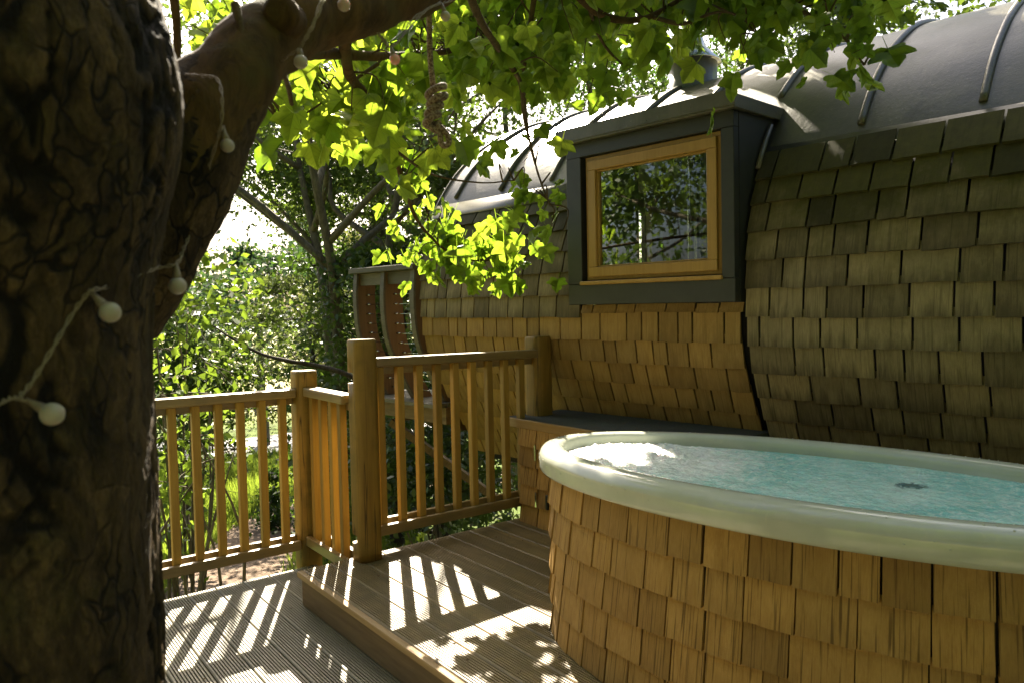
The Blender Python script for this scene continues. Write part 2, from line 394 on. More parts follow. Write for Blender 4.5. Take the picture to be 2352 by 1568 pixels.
# ------------------------------------------------------------------ sunlit places that no leaf may shade
def shades(p, keep=0.04):
    """True if a leaf at p would take the sun from the deck, rails, roof edge or canopy that the photo shows lit"""
    if random.random() < keep: return False
    for (z, x0, x1, y0, y1) in ((-0.17, 0.3, 1.5, 2.3, 4.2), (0.0, 1.3, 2.4, 1.9, 3.7), (0.75, 1.7, 2.6, 1.9, 2.7), (1.05, -0.4, 3.0, 3.3, 4.3), (2.7, 3.6, 4.8, 2.2, 5.2)):
        l = (p[2] - z) / SUN.z
        if l < 0.05: continue
        x = p[0] - SUN.x * l; y = p[1] - SUN.y * l
        if x0 < x < x1 and y0 < y < y1: return True
    return False

# ------------------------------------------------------------------ terrain
def gz(d):
    if d < 5: return -1.8
    if d < 100: return -1.8 - 0.05 * (d - 5)
    return -6.55 + min(d - 100, 300) * 0.004
def ground_z(x, y):
    d = math.hypot(x, y); return gz(d) + 0.06 * mnoise.noise(Vector((x * 0.35, y * 0.35, 0))) * min(1, d / 4)

rr = [0.0] + list(np.geomspace(1.5, 1500, 90)); na = 180
V = []; F = []
for i, r in enumerate(rr):
    for k in range(na):
        th = 2 * math.pi * k / na; x, y = r * math.cos(th), r * math.sin(th)
        V.append((x, y, ground_z(x, y)))
for i in range(len(rr) - 1):
    for k in range(na):
        k2 = (k + 1) % na; F.append((i * na + k, i * na + k2, (i + 1) * na + k2, (i + 1) * na + k))
t = NT('meadow ground'); co = t.coord('World', (1, 1, 1)); a = t.noise(co, 0.9, 6, 0.7); b = t.noise(co, 14, 4, 0.7)
near = t.ramp(t.mix(0.5, a, b), [(0.36, (0.055, 0.048, 0.020)), (0.50, (0.070, 0.105, 0.020)), (0.66, (0.12, 0.16, 0.03))])
ln = t.n('ShaderNodeVectorMath', operation='LENGTH'); t.l(co, ln.inputs[0])
far = t.ramp(t.noise(co, 0.05, 5, 0.6), [(0.35, (0.30, 0.28, 0.13)), (0.65, (0.40, 0.36, 0.18))])
c = t.mix(t.maprange(ln.outputs['Value'], 32, 48), near, far)
M_GROUND = t.done(t.princ(c, 0.95, t.bump(b, 0.8, 0.05), Specular_IOR_Level=0.1))
tag(link('ground', mesh_np('ground', V, F, M_GROUND, True)), 'green and straw coloured ground sloping away below the deck', 'ground', kind='structure')

def at(x, d, y=700):
    """ground point under view column x at horizontal distance d"""
    v = CF + CR * ((x - 1176) / S_); v = Vector((v.x, v.y, 0)).normalized() * d
    return Vector((v.x, v.y, ground_z(v.x, v.y)))

def strip(pts, width, lift, nsub=14):
    sp = spline(pts, nsub); V = []; F = []; m = 5
    for i, p in enumerate(sp):
        tg = (sp[min(i + 1, len(sp) - 1)] - sp[max(i - 1, 0)]); tg.z = 0; tg.normalize(); sd = Vector((-tg.y, tg.x, 0))
        for k in range(m):
            w = width * (1 + 0.12 * mnoise.noise(p * 0.9 + Vector((k * 3, 0, 0)))) * (k / (m - 1) - 0.5)
            q = p + sd * w; V.append((q.x, q.y, ground_z(q.x, q.y) + lift))
    for i in range(len(sp) - 1):
        for k in range(m - 1): F.append((i * m + k, i * m + k + 1, (i + 1) * m + k + 1, (i + 1) * m + k))
    return V, F
t = NT('woodchip'); co = t.coord('World', (1, 1, 1)); a = t.noise(co, 22, 5, 0.8); b = t.noise(co, 2.5, 4, 0.7)
c = t.ramp(t.mix(0.4, a, b), [(0.32, (0.10, 0.07, 0.045)), (0.5, (0.26, 0.19, 0.14)), (0.66, (0.38, 0.31, 0.25))])
M_PATH = t.done(t.princ(c, 0.95, t.bump(a, 1.0, 0.05), Specular_IOR_Level=0.1))
t = NT('tarmac'); co = t.coord('World', (1, 1, 1)); a = t.noise(co, 60, 4, 0.8); b = t.noise(co, 0.8, 4, 0.7)
M_ROAD = t.done(t.princ(t.ramp(t.mix(0.4, a, b), [(0.35, (0.13, 0.13, 0.135)), (0.65, (0.24, 0.235, 0.23))]), 0.7, t.bump(a, 0.5, 0.02)))
V, F = strip([at(330, 7.2), at(430, 7.8), at(500, 9.2), at(580, 11.5), at(690, 13.5), at(900, 15.0), at(1200, 16.0)], 1.6, 0.07)
tag(link('path', mesh_np('path', V, F, M_PATH, True)), 'brown woodchip path winding below the left railing', 'path', kind='structure')
V, F = strip([at(150, 27), at(420, 24), at(600, 24), at(760, 26), at(1000, 28), at(1400, 30)], 4.6, 0.09)
tag(link('road', mesh_np('road', V, F, M_ROAD, True)), 'grey lane crossing beyond the grass behind the railing', 'road', kind='structure')

# distant wooded hills
V = []; F = []
hn = 160
for i in range(hn):
    th = R_(52.4) + R_(-70 + 140 * i / (hn - 1))
    for j, (d, h) in enumerate(((380, -6), (420, 1.0), (520, 3.0), (700, 2.0))):
        hh = h + (4.5 * mnoise.noise(Vector((i * 0.13, j * 0.4, 3))) + 1.6 * mnoise.noise(Vector((i * 0.9, j, 1))) if j else 0)
        V.append((d * math.cos(th), d * math.sin(th), hh))
for i in range(hn - 1):
    for j in range(3): F.append((i * 4 + j, (i + 1) * 4 + j, (i + 1) * 4 + j + 1, i * 4 + j + 1))
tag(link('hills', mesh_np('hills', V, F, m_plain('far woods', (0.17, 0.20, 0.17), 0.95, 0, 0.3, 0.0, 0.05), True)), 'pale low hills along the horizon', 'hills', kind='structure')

# ------------------------------------------------------------------ house frame
BD = Vector((-0.11296, 0.9936, 0)); ND = Vector((0.9936, 0.11296, 0)); ZD = Vector((0, 0, 1))
def HW(s, n, z): return BD * s + ND * n + ZD * (z + 0.010 * (s - 1.8))
prof = [(3.99, 0.05), (3.875, 0.25), (3.725, 0.48), (3.60, 0.68), (3.505, 0.86), (3.435, 1.02), (3.405, 1.16), (3.393, 1.34), (3.397, 1.48), (3.418, 1.65), (3.475, 1.84), (3.560, 2.02), (3.665, 2.19), (3.80, 2.36), (3.95, 2.50), (4.10, 2.615), (4.35, 2.762), (4.6, 2.858), (4.85, 2.915), (5.10, 2.935)]
def prof_arc():
    sp = spline([Vector((n + 0.022, z, 0)) for n, z in prof], 10); a = [0.0]
    for i in range(1, len(sp)): a.append(a[-1] + (sp[i] - sp[i - 1]).length)
    return np.array(a), np.array([p.x for p in sp]), np.array([p.y for p in sp])
PA, PN, PZ = prof_arc()
def pf(a): return float(np.interp(a, PA, PN)), float(np.interp(a, PA, PZ))
def arc_at_z(z): return float(np.interp(z, PZ, PA))
def n_at_z(z): return float(np.interp(z, PZ, PN))
EAVE = arc_at_z(2.02); NC = 5.10
D0, D1 = 1.815, 2.905          # dormer left/right along s

house = thing('treehouse', 'curved barrel treehouse clad in cedar shingles beside the hot tub', 'treehouse', HW(3, 5, -0.2))

# backing skin of the wall (thick sheet), with the dormer opening left out
def skin(s0, s1, a0, a1, off=-0.03, th=0.03, step=0.06):
    aa = np.linspace(a0, a1, max(2, int((a1 - a0) / step) + 1)); V = []; F = []
    for a in aa:
        n, z = pf(a); n2, z2 = pf(a + 0.01); tn, tz = n2 - n, z2 - z; L = math.hypot(tn, tz) or 1
        on, oz = -tz / L, tn / L
        for s in (s0, s1):
            for o in (off, off - th): V.append(tuple(HW(s, n + on * o, z + oz * o)))
    for i in range(len(aa) - 1):
        b = i * 4; c_ = b + 4
        F += [(b, b + 2, c_ + 2, c_), (b + 1, c_ + 1, c_ + 3, b + 3), (b, c_, c_ + 1, b + 1), (b + 2, b + 3, c_ + 3, c_ + 2)]
    e = (len(aa) - 1) * 4
    F += [(0, 1, 3, 2), (e, e + 2, e + 3, e + 1)]
    return V, F
VV = []; FF = []
AZ130 = arc_at_z(1.30)
for seg in ((-2.0, D0, 0.0, EAVE + 0.06), (D0, D1, 0.0, AZ130), (D1, 4.50, 0.0, EAVE + 0.06)):
    V, F = skin(*seg); b = len(VV); VV += V; FF += [tuple(b + i for i in f) for f in F]
link('wall', mesh_np('wall', VV, FF, M_BASE), house)

# shingles: shared meshes, x unit width, y outward, z up the course
def shingle_mesh(name, mat, L, seed):
    r = random.Random(seed); nx = 5; V = []; F = []
    jit = [r.uniform(-0.0018, 0.0018) for _ in range(nx)]; sl = r.uniform(-0.0025, 0.0025)
    for k in range(nx):
        x = k / (nx - 1) - 0.5; zb = jit[k] + sl * x * 2; cup = 0.004 * (1 - 4 * x * x) * r.uniform(0.2, 1)
        V += [(x, 0.026 + cup, zb), (x, 0.016 + cup * 0.6, L * 0.5), (x, 0.006, L), (x, 0.010, zb + 0.001), (x, 0.0, L)]
    for k in range(nx - 1):
        b = k * 5; c_ = b + 5
        F += [(b, c_, c_ + 1, b + 1), (b + 1, c_ + 1, c_ + 2, b + 2), (b, b + 3, c_ + 3, c_), (b + 2, c_ + 2, c_ + 4, b + 4), (b + 3, b + 4, c_ + 4, c_ + 3)]
    e = (nx - 1) * 5
    me = bpy.data.meshes.new(name)
    me.from_pydata(V, [], F + [(0, 1, 2, 4, 3), (e, e + 3, e + 4, e + 2, e + 1)]); me.update()
    me.materials.append(mat); return me
EXPO = 0.137
SHM = {k: [shingle_mesh('shingle', m, 0.178, i + 10 * j) for i in range(6)] for j, (k, m) in enumerate((('gold', SH_GOLD), ('grey', SH_GREY)))}

def course(a, s0, s1, kind, out=0.0, gap=0.011, wr=(0.09, 0.215), sink=None, r=random):
    """one course of shingles between s0 and s1, butts at arc length a; returns (mesh, matrix) pairs"""
    n0, z0 = pf(a); n1, z1 = pf(a + EXPO * 1.3)
    up = HW(2, n1, z1) - HW(2, n0, z0); up.normalize(); outv = up.cross(BD); outv = outv if outv.dot(ND) < 0 else -outv
    res = []; s = s0
    while s < s1 - 0.03:
        w = r.uniform(*wr)
        if s + w > s1 - 0.06: w = s1 - s
        jz = r.uniform(-0.004, 0.004)
        o = HW(s + w / 2, n0, z0) + outv * (out - 0.008) + up * jz
        X = BD * (w - gap)          # x along the wall
        Y = outv; Zv = up
        if X.cross(Y).dot(Zv) < 0: X = -X
        tilt = Matrix.Rotation(r.uniform(-0.006, 0.006), 4, outv)
        W = Matrix.Translation(o) @ tilt @ Matrix(((X.x, Y.x, Zv.x, 0), (X.y, Y.y, Zv.y, 0), (X.z, Y.z, Zv.z, 0), (0, 0, 0, 1)))
        res.append((r.choice(SHM[kind]), W)); s += w
    return res
rs = random.Random(3)
pieces = []; beyond = []
a = EAVE - EXPO * 0.98
while a > 0.02:
    n_, z_ = pf(a)
    in_d = z_ > 1.19
    top_under = z_ > 2.2
    if in_d:
        pieces += course(a, D1 + 0.005, 4.52, 'grey' if z_ > 1.35 else 'grey', r=rs)
        if z_ < 1.30: pass
    else:
        pieces += course(a, D0 + 0.034, 4.52, 'gold', r=rs, wr=(0.09, 0.20)) if a > 0.55 else course(a, 2.9, 4.52, 'gold', r=rs, wr=(0.12, 0.22))
    if a > 0.45:
        rt = course(a, 0.35, D0 - 0.012, 'grey', out=0.035, r=rs, wr=(0.105, 0.235)); pieces += rt
    beyond += course(a, -1.9, 0.345, 'grey', out=0.035, r=rs, wr=(0.12, 0.26))
    a -= EXPO
# part course directly under the dormer
a_top = arc_at_z(1.30) - 0.045
for me_, W_ in course(a_top, D0 + 0.01, D1, 'gold', r=rs): pieces.append((me_, W_ @ Matrix.Diagonal((1, 1, 0.28, 1))))
for me_, W_ in pieces: link('shingle', me_, house, W_)
def join_inst(items):
    V = []; F = []; mats = []; idx = []
    for me_, W_ in items:
        b = len(V); V += [tuple(W_ @ v.co) for v in me_.vertices]
        F += [tuple(b + i for i in p.vertices) for p in me_.polygons]
    return V, F
V, F = join_inst(beyond)
me = bpy.data.meshes.new('shingle_cladding'); me.from_pydata(V, [], F); me.materials.append(SH_GREY)
link('shingle_cladding', me, house, kind='stuff')

# roof: one curved sheet over the barrel
V = []; F = []
aa = np.concatenate([np.linspace(EAVE, PA[-1], 44)])
cur = []
for a in aa:
    n, z = pf(a); n2, z2 = pf(min(a + 0.01, PA[-1])); n1, z1 = pf(a - 0.01)
    tn, tz = n2 - n1, z2 - z1; L = math.hypot(tn, tz); cur.append((n - tz / L * 0.006, z + tn / L * 0.006))
full = cur + [(2 * NC - n, z) for n, z in reversed(cur[:-1])]
ss = np.linspace(-2.0, 4.545, 90)
for s in ss:
    for (n, z) in full:
        q = 0.006 * mnoise.noise(Vector((s * 1.7, n * 2.2, z)))
        V.append(tuple(HW(s, n - q * 0.5, z + q)))
m_ = len(full)
for i in range(len(ss) - 1):
    for k in range(m_ - 1): F.append((i * m_ + k, i * m_ + k + 1, (i + 1) * m_ + k + 1, (i + 1) * m_ + k))
# the strip over the dormer opening stays: the roof runs down behind the dormer only above z 2.3
Fk = []
for f in F:
    c_ = sum((Vector(V[i]) for i in f), Vector()) / 4
    s = c_.dot(BD); z = c_.z; n = c_.dot(ND)
    if D0 + 0.03 < s < D1 - 0.03 and z < 2.30 and n < 4.5: continue
    Fk.append(f)
roof = link('roof', mesh_np('roof', V, Fk, M_ROOF, True), house)
sol = roof.modifiers.new('thick', 'SOLIDIFY'); sol.thickness = 0.02; sol.offset = -1
bev_rows = []
for s in [0.342 + 0.5 * k for k in range(-4, 9)]:
    if s > 4.4: continue
    z_start = 2.40 if D0 - 0.02 < s < D1 + 0.02 else None
    pts = []
    for (n, z), a in zip(cur, aa):
        if a < EAVE + 0.10: continue
        if z_start and z < z_start: continue
        pts.append(HW(s, n - 0.004, z + 0.006))
    pts += [HW(s, 2 * NC - n, z + 0.006) for (n, z) in reversed(cur[:-1])][:20]
    tb = Tubes(); tb.add(pts, 0.017, 8); link('roof_seam', tb.mesh('roof_seam', M_ROOF), roof)
tb = Tubes(); tb.add([HW(4.545, n, z) for n, z in full], 0.012, 6); link('verge_trim', tb.mesh('verge_trim', M_ROOF), roof)
# eave flashing
V = []; F = []
for s in (-2.0, D0 - 0.03, D1 + 0.03, 4.55):
    for da, o in ((-0.035, 0.012), (0.0, 0.013), (0.085, 0.013), (0.088, 0.008)):
        n, z = pf(EAVE + da); n2, z2 = pf(EAVE + da + 0.01); tn, tz = n2 - n, z2 - z; L = math.hypot(tn, tz)
        V.append(tuple(HW(s, n - tz / L * o, z + tn / L * o)))
for i in (0, 2):
    for k in range(3): F.append((i * 4 + k, i * 4 + k + 1, (i + 1) * 4 + k + 1, (i + 1) * 4 + k))
fl = link('eave_flashing', mesh_np('eave_flashing', V, F, M_ROOF), roof); fl.modifiers.new('thick', 'SOLIDIFY').thickness = 0.004

# end walls and interior shell
def end_wall(s, th, holes):
    bm = bmesh.new(); zs = sorted({0.1, 0.3, 0.5, 0.7, 0.9, 1.1, 1.3, 1.5, 1.7, 1.9, 2.1, 2.3, 2.45, 2.6, 2.75, 2.84} | {h[k] for h in holes for k in (2, 3)})
    for z0, z1 in zip(zs[:-1], zs[1:]):
        zc = (z0 + z1) / 2; lo = max(n_at_z(z0), n_at_z(z1)) + 0.05; hi = 2 * NC - lo
        cuts = [(lo, hi)]
        for h in holes:
            if h[2] <= zc <= h[3]: cuts = [(lo, h[0]), (h[1], hi)]
        for n0, n1 in cuts:
            if n1 - n0 > 0.02:
                vs = add_box(bm, (s, n0, z0), (s + th, n1, z1))
                for v in vs: v.co = HW(v.co.x, v.co.y, v.co.z)
    return bm_mesh('end_wall', bm, W_DARK)
link('end_wall', end_wall(4.44, 0.05, [(4.9, 6.25, 0.75, 2.25)]), house)
link('end_wall', end_wall(-2.0, 0.05, []), house)
def hbox(name, lo, hi, mat, parent=house, bev=0.0):
    bm = bmesh.new(); vs = add_box(bm, lo, hi, bev)
    for v in bm.verts: v.co = HW(v.co.x, v.co.y, v.co.z)
    return link(name, bm_mesh(name, bm, mat), parent)
hbox('back_wall', (-2.0, 6.62, 0.0), (4.44, 6.68, 2.3), W_DARK)
hbox('floor', (-2.0, 3.95, 0.32), (4.50, 6.62, 0.40), W_DARK)
hbox('interior_post', (3.55, 5.35, 0.40), (3.62, 5.42, 2.70), W_ORANGE)
hbox('interior_post', (4.36, 6.25, 0.40), (4.43, 6.34, 2.40), W_ORANGE)
tb = Tubes(); tb.add([HW(2.84, 4.62, z) for z in (0.9, 1.6, 2.2, 2.78)], 0.06, 16); link('stove_pipe', tb.mesh('stove_pipe', M_STEEL), house)

# flue above the roof
fl_s, fl_n = 2.84, 4.60
flue = link('flue', (lambda tb: (tb.add([HW(fl_s, fl_n, z) for z in (2.8, 3.4, 3.42, 4.3, 4.32, 5.6)], [0.066] * 6, 24), tb.mesh('flue', M_STEEL))[1])(Tubes()), house)
tb = Tubes(); tb.add([HW(fl_s, fl_n, z) for z in (2.66, 2.70, 3.005, 3.01)], [0.165, 0.165, 0.168, 0.12], 28); link('collar', tb.mesh('collar', M_COLLAR), flue)
tb = Tubes(); tb.add([HW(fl_s, fl_n, z) for z in (2.995, 3.005, 3.10, 3.17, 3.20)], [0.195, 0.195, 0.10, 0.072, 0.068], 28); link('storm_cone', tb.mesh('storm_cone', M_STEEL), flue)

# dormer
NF = 3.30
dormer = link('dormer', None, house, Matrix.Translation(HW(2.36, 3.3, 1.3))); dormer.empty_display_size = 0.1
Z0, Z1 = 1.305, 2.245
OS0, OS1, OZ0, OZ1 = 1.885, 2.795, 1.425, 2.165     # opening in the front
hbox('casing', (D0, NF, Z0), (D1, NF + 0.05, OZ0), M_DORM, dormer, 0.003)
hbox('casing', (D0, NF - 0.001, OZ1), (D1, NF + 0.05, Z1), M_DORM, dormer, 0.003)
hbox('casing', (D0, NF - 0.003, OZ0), (OS0, NF + 0.05, OZ1), M_DORM, dormer, 0.003)
hbox('casing', (OS1, NF - 0.003, OZ0), (D1, NF + 0.05, OZ1), M_DORM, dormer, 0.003)
hbox('cheek', (D0 - 0.002, NF + 0.05, Z0), (D0 + 0.028, 3.98, Z1 + 0.02), M_DORM, dormer)
hbox('cheek', (D1 - 0.028, NF + 0.05, Z0), (D1 + 0.002, 3.98, Z1 + 0.02), M_DORM, dormer)
bm = bmesh.new()
vs = add_box(bm, (D0 - 0.03, NF - 0.045, Z1), (D1 + 0.035, 3.86, Z1 + 0.07), 0.004)
for v in bm.verts: v.co = HW(v.co.x, v.co.y, v.co.z + (v.co.y - NF) * 0.03)
link('dormer_roof', bm_mesh('dormer_roof', bm, M_ROOF), dormer)
hbox('drip_edge', (D0 - 0.036, NF - 0.052, Z1 + 0.012), (D1 + 0.041, NF - 0.046, Z1 + 0.085), M_ROOF, dormer)
tb = Tubes(); tb.add([HW(D0 - 0.018, n_at_z(z) - 0.055, z) for z in (1.98, 2.06, 2.14, 2.22)], 0.014, 6); link('flashing', tb.mesh('flashing', M_ROOF), dormer)
hbox('reveal', (OS0 - 0.02, NF + 0.05, OZ0 - 0.02), (OS0, NF + 0.16, OZ1 + 0.02), M_BLACK, dormer)
hbox('reveal', (OS1, NF + 0.05, OZ0 - 0.02), (OS1 + 0.02, NF + 0.16, OZ1 + 0.02), M_BLACK, dormer)
def ring(name, s0, s1, z0, z1, wd, n0, n1, mat, parent_):
    bm = bmesh.new()
    for lo, hi in (((s0, n0, z0), (s1, n1, z0 + wd)), ((s0, n0, z1 - wd), (s1, n1, z1)), ((s0, n0 + 0.001, z0 + wd), (s0 + wd, n1, z1 - wd)), ((s1 - wd, n0 + 0.001, z0 + wd), (s1, n1, z1 - wd))):
        add_box(bm, lo, hi, 0.003)
    for v in bm.verts: v.co = HW(v.co.x, v.co.y, v.co.z)
    return link(name, bm_mesh(name, bm, mat), parent_)
ring('window_frame', OS0 + 0.012, OS1 - 0.018, OZ0 + 0.022, OZ1 - 0.004, 0.026, NF + 0.022, NF + 0.12, W_WIN, dormer)
ring('sash', OS0 + 0.030, OS1 - 0.046, OZ0 + 0.040, OZ1 - 0.030, 0.056, NF + 0.004, NF + 0.075, W_WIN, dormer)
ring('glazing_bead', OS0 + 0.086, OS1 - 0.102, OZ0 + 0.096, OZ1 - 0.086, 0.010, NF + 0.020, NF + 0.06, W_WIN, dormer)
hbox('pane', (OS0 + 0.090, NF + 0.036, OZ0 + 0.100), (OS1 - 0.106, NF + 0.042, OZ1 - 0.090), M_GLASS, dormer)
hbox('sill', (OS0 - 0.005, NF - 0.016, OZ0 - 0.006), (OS1 + 0.012, NF + 0.10, OZ0 + 0.016), W_WIN, dormer, 0.004)

# ------------------------------------------------------------------ balcony at the far end
balc = thing('balcony', 'curved ribbed timber balcony with wire strands at the far end of the treehouse', 'balcony', HW(5.0, 3.6, 0.4))
for s in (4.56, 4.965, 5.37):
    bm = bmesh.new(); rows = []
    zs = np.linspace(0.30, 1.60, 18)
    for z in zs:
        n = n_at_z(z) - 0.02; dep = 0.17
        rows.append([bm.verts.new(HW(s + ds, n + dn, z)) for ds, dn in ((0, 0), (0.045, 0), (0.045, dep), (0, dep))])
    for r0, r1 in zip(rows[:-1], rows[1:]):
        for k in range(4): bm.faces.new((r0[k], r0[(k + 1) % 4], r1[(k + 1) % 4], r1[k]))
    bm.faces.new(rows[0]); bm.faces.new(rows[-1])
    rb = link('rib', bm_mesh('rib', bm, W_ORANGE), balc)
    bm = bmesh.new(); rows = []
    for z in zs:
        n = n_at_z(z) - 0.02
        rows.append([bm.verts.new(HW(s + ds, n + dn, z)) for ds, dn in ((-0.004, -0.022), (0.049, -0.022), (0.049, -0.001), (-0.004, -0.001))])
    for r0, r1 in zip(rows[:-1], rows[1:]):
        for k in range(4): bm.faces.new((r0[k], r0[(k + 1) % 4], r1[(k + 1) % 4], r1[k]))
    bm.faces.new(rows[0]); bm.faces.new(rows[-1])
    link('capping', bm_mesh('capping', bm, W_GREYED), rb)
hbox('handrail', (4.54, 3.36, 1.601), (5.46, 3.68, 1.645), W_GREYED, balc, 0.004)
hbox('rail_beam', (4.606, 3.42, 1.50), (4.964, 3.46, 1.598), W_GREYED, balc)
hbox('rail_beam', (5.011, 3.42, 1.50), (5.369, 3.46, 1.598), W_GREYED, balc)
for z in np.linspace(0.62, 1.42, 11):
    n = n_at_z(z) + 0.06
    tb = Tubes(); tb.add([HW(4.50, n, z), HW(5.0, n, z - 0.002), HW(5.39, n, z)], 0.0035, 6); wire = link('wire', tb.mesh('wire', M_STEEL), balc)
    tb = Tubes()
    for s in (4.62, 4.92, 5.03, 5.32): tb.add([HW(s, n, z), HW(s + 0.05, n, z)], 0.007, 6)
    link('tensioner', tb.mesh('tensioner', M_STEEL), wire)
for k in range(5): hbox('floor_board', (4.5, 3.50 + 0.14 * k, 0.52), (5.6, 3.63 + 0.14 * k, 0.55), W_GREYED, balc)
hbox('floor_beam', (4.5, 3.62, 0.38), (5.6, 3.70, 0.515), W_FASCIA, balc)
bm = bmesh.new(); add_box(bm, (-0.03, -0.03, 0), (0.03, 0.03, 1.15)); 
p0 = HW(4.62, 4.25, -0.35); p1 = HW(5.45, 3.66, 0.36)
q = (p1 - p0).to_track_quat('Z', 'Y').to_matrix().to_4x4()
link('brace', bm_mesh('brace', bm, W_FASCIA), balc, Matrix.Translation(p0) @ q)

# supports under the house
for k, (s, n, lab) in enumerate(((3.55, 4.15, 'round timber stilt under the treehouse seen behind the right railing'), (4.3, 4.6, 'second timber stilt deeper in the shade under the treehouse'))):
    p = HW(s, n, 0); z0 = ground_z(p.x, p.y)
    tb = Tubes(); tb.add([Vector((p.x, p.y, z)) for z in (z0 - 0.1, -0.5, 0.36)], 0.085, 14)
    tag(link('stilt', tb.mesh('stilt', W_POST)), lab, 'stilt', 'stilts under the treehouse')

# ------------------------------------------------------------------ decks
def grooved(x0, x1, y0, y1, top, mat, th=0.028, nose=False):
    """one decking board running along y, its grooves cut in"""
    prof_ = [(x0, top - th), (x0, top - 0.004), (x0 + 0.004, top)]
    n = 10; pitch = (x1 - x0 - 0.016) / n; x = x0 + 0.008
    for k in range(n):
        g0 = x + k * pitch + pitch * 0.32; g1 = g0 + pitch * 0.42
        prof_ += [(g0, top), (g0 + 0.0006, top - 0.010), (g1 - 0.0006, top - 0.010), (g1, top)]
    prof_ += [(x1 - 0.004, top), (x1, top - 0.004), (x1, top - th)]
    m = len(prof_); V = [(px, y, pz) for y in (y0, y1) for px, pz in prof_]
    F = [(k, k + 1, m + k + 1, m + k) for k in range(m - 1)] + [(m - 1, 0, m, 2 * m - 1)]
    me = bpy.data.meshes.new('deck_board')
    me.from_pydata(V, [], F + [tuple(range(m - 1, -1, -1)), tuple(range(m, 2 * m))]); me.update()
    me.materials.append(mat); return me
up_deck = thing('upper_deck', 'raised grooved timber deck step carrying the hot tub', 'deck', (2.0, 2.0, -0.03))
bw = 0.145; x = 1.372; k = 0
while x < 3.35:
    y1 = 3.555 + random.uniform(-0.006, 0.006)
    if x > 2.72: y1 = 2.4
    xs = [(-1.2, y1)]
    for ya, yb in xs: link('deck_board', grooved(x, x + bw - 0.005, ya, yb, random.uniform(-0.001, 0.001), W_DECK), up_deck)
    x += bw
bm = bmesh.new(); add_box(bm, (1.338, -1.2, -0.030), (1.368, 3.553, 0.001), 0.008, seg=2)
link('nosing', bm_mesh('nosing', bm, W_NOSE), up_deck)
link('fascia', box_me('fascia', (1.362, -1.2, -0.176), (1.385, 3.548, -0.031), W_FASCIA, 0.003), up_deck)
link('fascia', box_me('fascia', (1.386, 3.515, -0.176), (2.72, 3.540, -0.031), W_FASCIA, 0.003), up_deck)
for y in (-0.8, 0.4, 1.6, 2.8): link('joist', box_me('joist', (1.387, y, -0.174), (3.3, y + 0.045, -0.0305), W_FASCIA), up_deck)

low_deck = thing('lower_deck', 'weathered grey grooved deck below the step at the left', 'deck', (0.6, 2.0, -0.2))
TC, TR = Vector((-0.075, 1.16, 0)), 0.298
x = 1.380 - bw; k = 0
LZ = -0.177
while x > -2.2:
    y1 = 4.095 + random.uniform(-0.006, 0.006)
    dx = max(0, max(x - TC.x, TC.x - x - bw)); rr_ = TR + 0.08
    xc = x + bw / 2
    spans = [(-1.5, y1)]
    if abs(xc - TC.x) < rr_ + bw / 2:
        h = math.sqrt(max(0.01, (rr_ + 0.05) ** 2 - max(0, abs(xc - TC.x) - bw / 2) ** 2)); spans = [(-1.5, TC.y - h), (TC.y + h, y1)]
    for ya, yb in spans: link('deck_board', grooved(x, x + bw - 0.005, ya, yb, LZ + random.uniform(-0.001, 0.001), W_DECK2), low_deck)
    x -= bw; k += 1
link('deck_board', grooved(1.380, 1.380 + bw - 0.005, 3.556, 4.09, LZ, W_DECK2), low_deck)
link('deck_board', grooved(1.380 + bw, 1.380 + 2 * bw - 0.005, 3.556, 4.09, LZ, W_DECK2), low_deck)
link('fascia', box_me('fascia', (-2.2, 4.03, -0.36), (1.64, 4.06, LZ - 0.03), W_FASCIA), low_deck)
for y in (0.0, 2.0, 3.6): link('joist', box_me('joist', (-2.2, y, -0.34), (1.35, y + 0.05, LZ - 0.03), W_FASCIA), low_deck)

# ------------------------------------------------------------------ posts and railings
def post_mesh(name, r, z0, z1, notches=(), seed=0):
    """machine-rounded square post; notches: (z0, z1, direction, depth)"""
    bm = bmesh.new(); rows = []
    zs = [z0, z1 - 0.016, z1 - 0.004, z1]
    for a, b, _, _ in notches: zs += [a - 0.001, a + 0.001, b - 0.001, b + 0.001]
    zs += list(np.linspace(z0 + 0.05, z1 - 0.05, 9)); zs = sorted(zs); N_ = 40; r_ = random.Random(seed)
    for z in zs:
        row = []; kk = 1.0
        if z > z1 - 0.010: kk = 0.955 if z < z1 - 0.001 else 0.90
        for k in range(N_):
            th = 2 * math.pi * k / N_; c_, s_ = math.cos(th), math.sin(th)
            sq = 1 / (abs(c_) ** 6 + abs(s_) ** 6) ** (1 / 6)
            q = r * (0.22 + 0.76 * sq) * 0.93 * kk * (1 + 0.006 * mnoise.noise(Vector((c_ * 2, s_ * 2, z * 1.5 + seed))))
            # a drying check down one side
            q -= 0.006 * max(0, 1 - abs(((th - 3.9 + 0.08 * math.sin(z * 4)) + math.pi) % (2 * math.pi) - math.pi) / 0.10)
            v = Vector((q * c_, q * s_, z))
            for a, b, d, dep in notches:
                if a <= z <= b:
                    ex = v.x * d[0] + v.y * d[1]
                    if ex > r - dep: v.x -= d[0] * (ex - r + dep); v.y -= d[1] * (ex - r + dep)
            row.append(bm.verts.new(v))
        rows.append(row)
    for r0, r1 in zip(rows[:-1], rows[1:]):
        for k in range(N_): bm.faces.new((r0[k], r0[(k + 1) % N_], r1[(k + 1) % N_], r1[k]))
    bm.faces.new(rows[0]); bm.faces.new(rows[-1])
    me = bm_mesh(name, bm, W_POST)
    for p in me.polygons: p.use_smooth = abs(p.normal.z) < 0.5
    return me
GP = 'timber deck posts'
dl = Vector((-0.79, 0.61, 0))
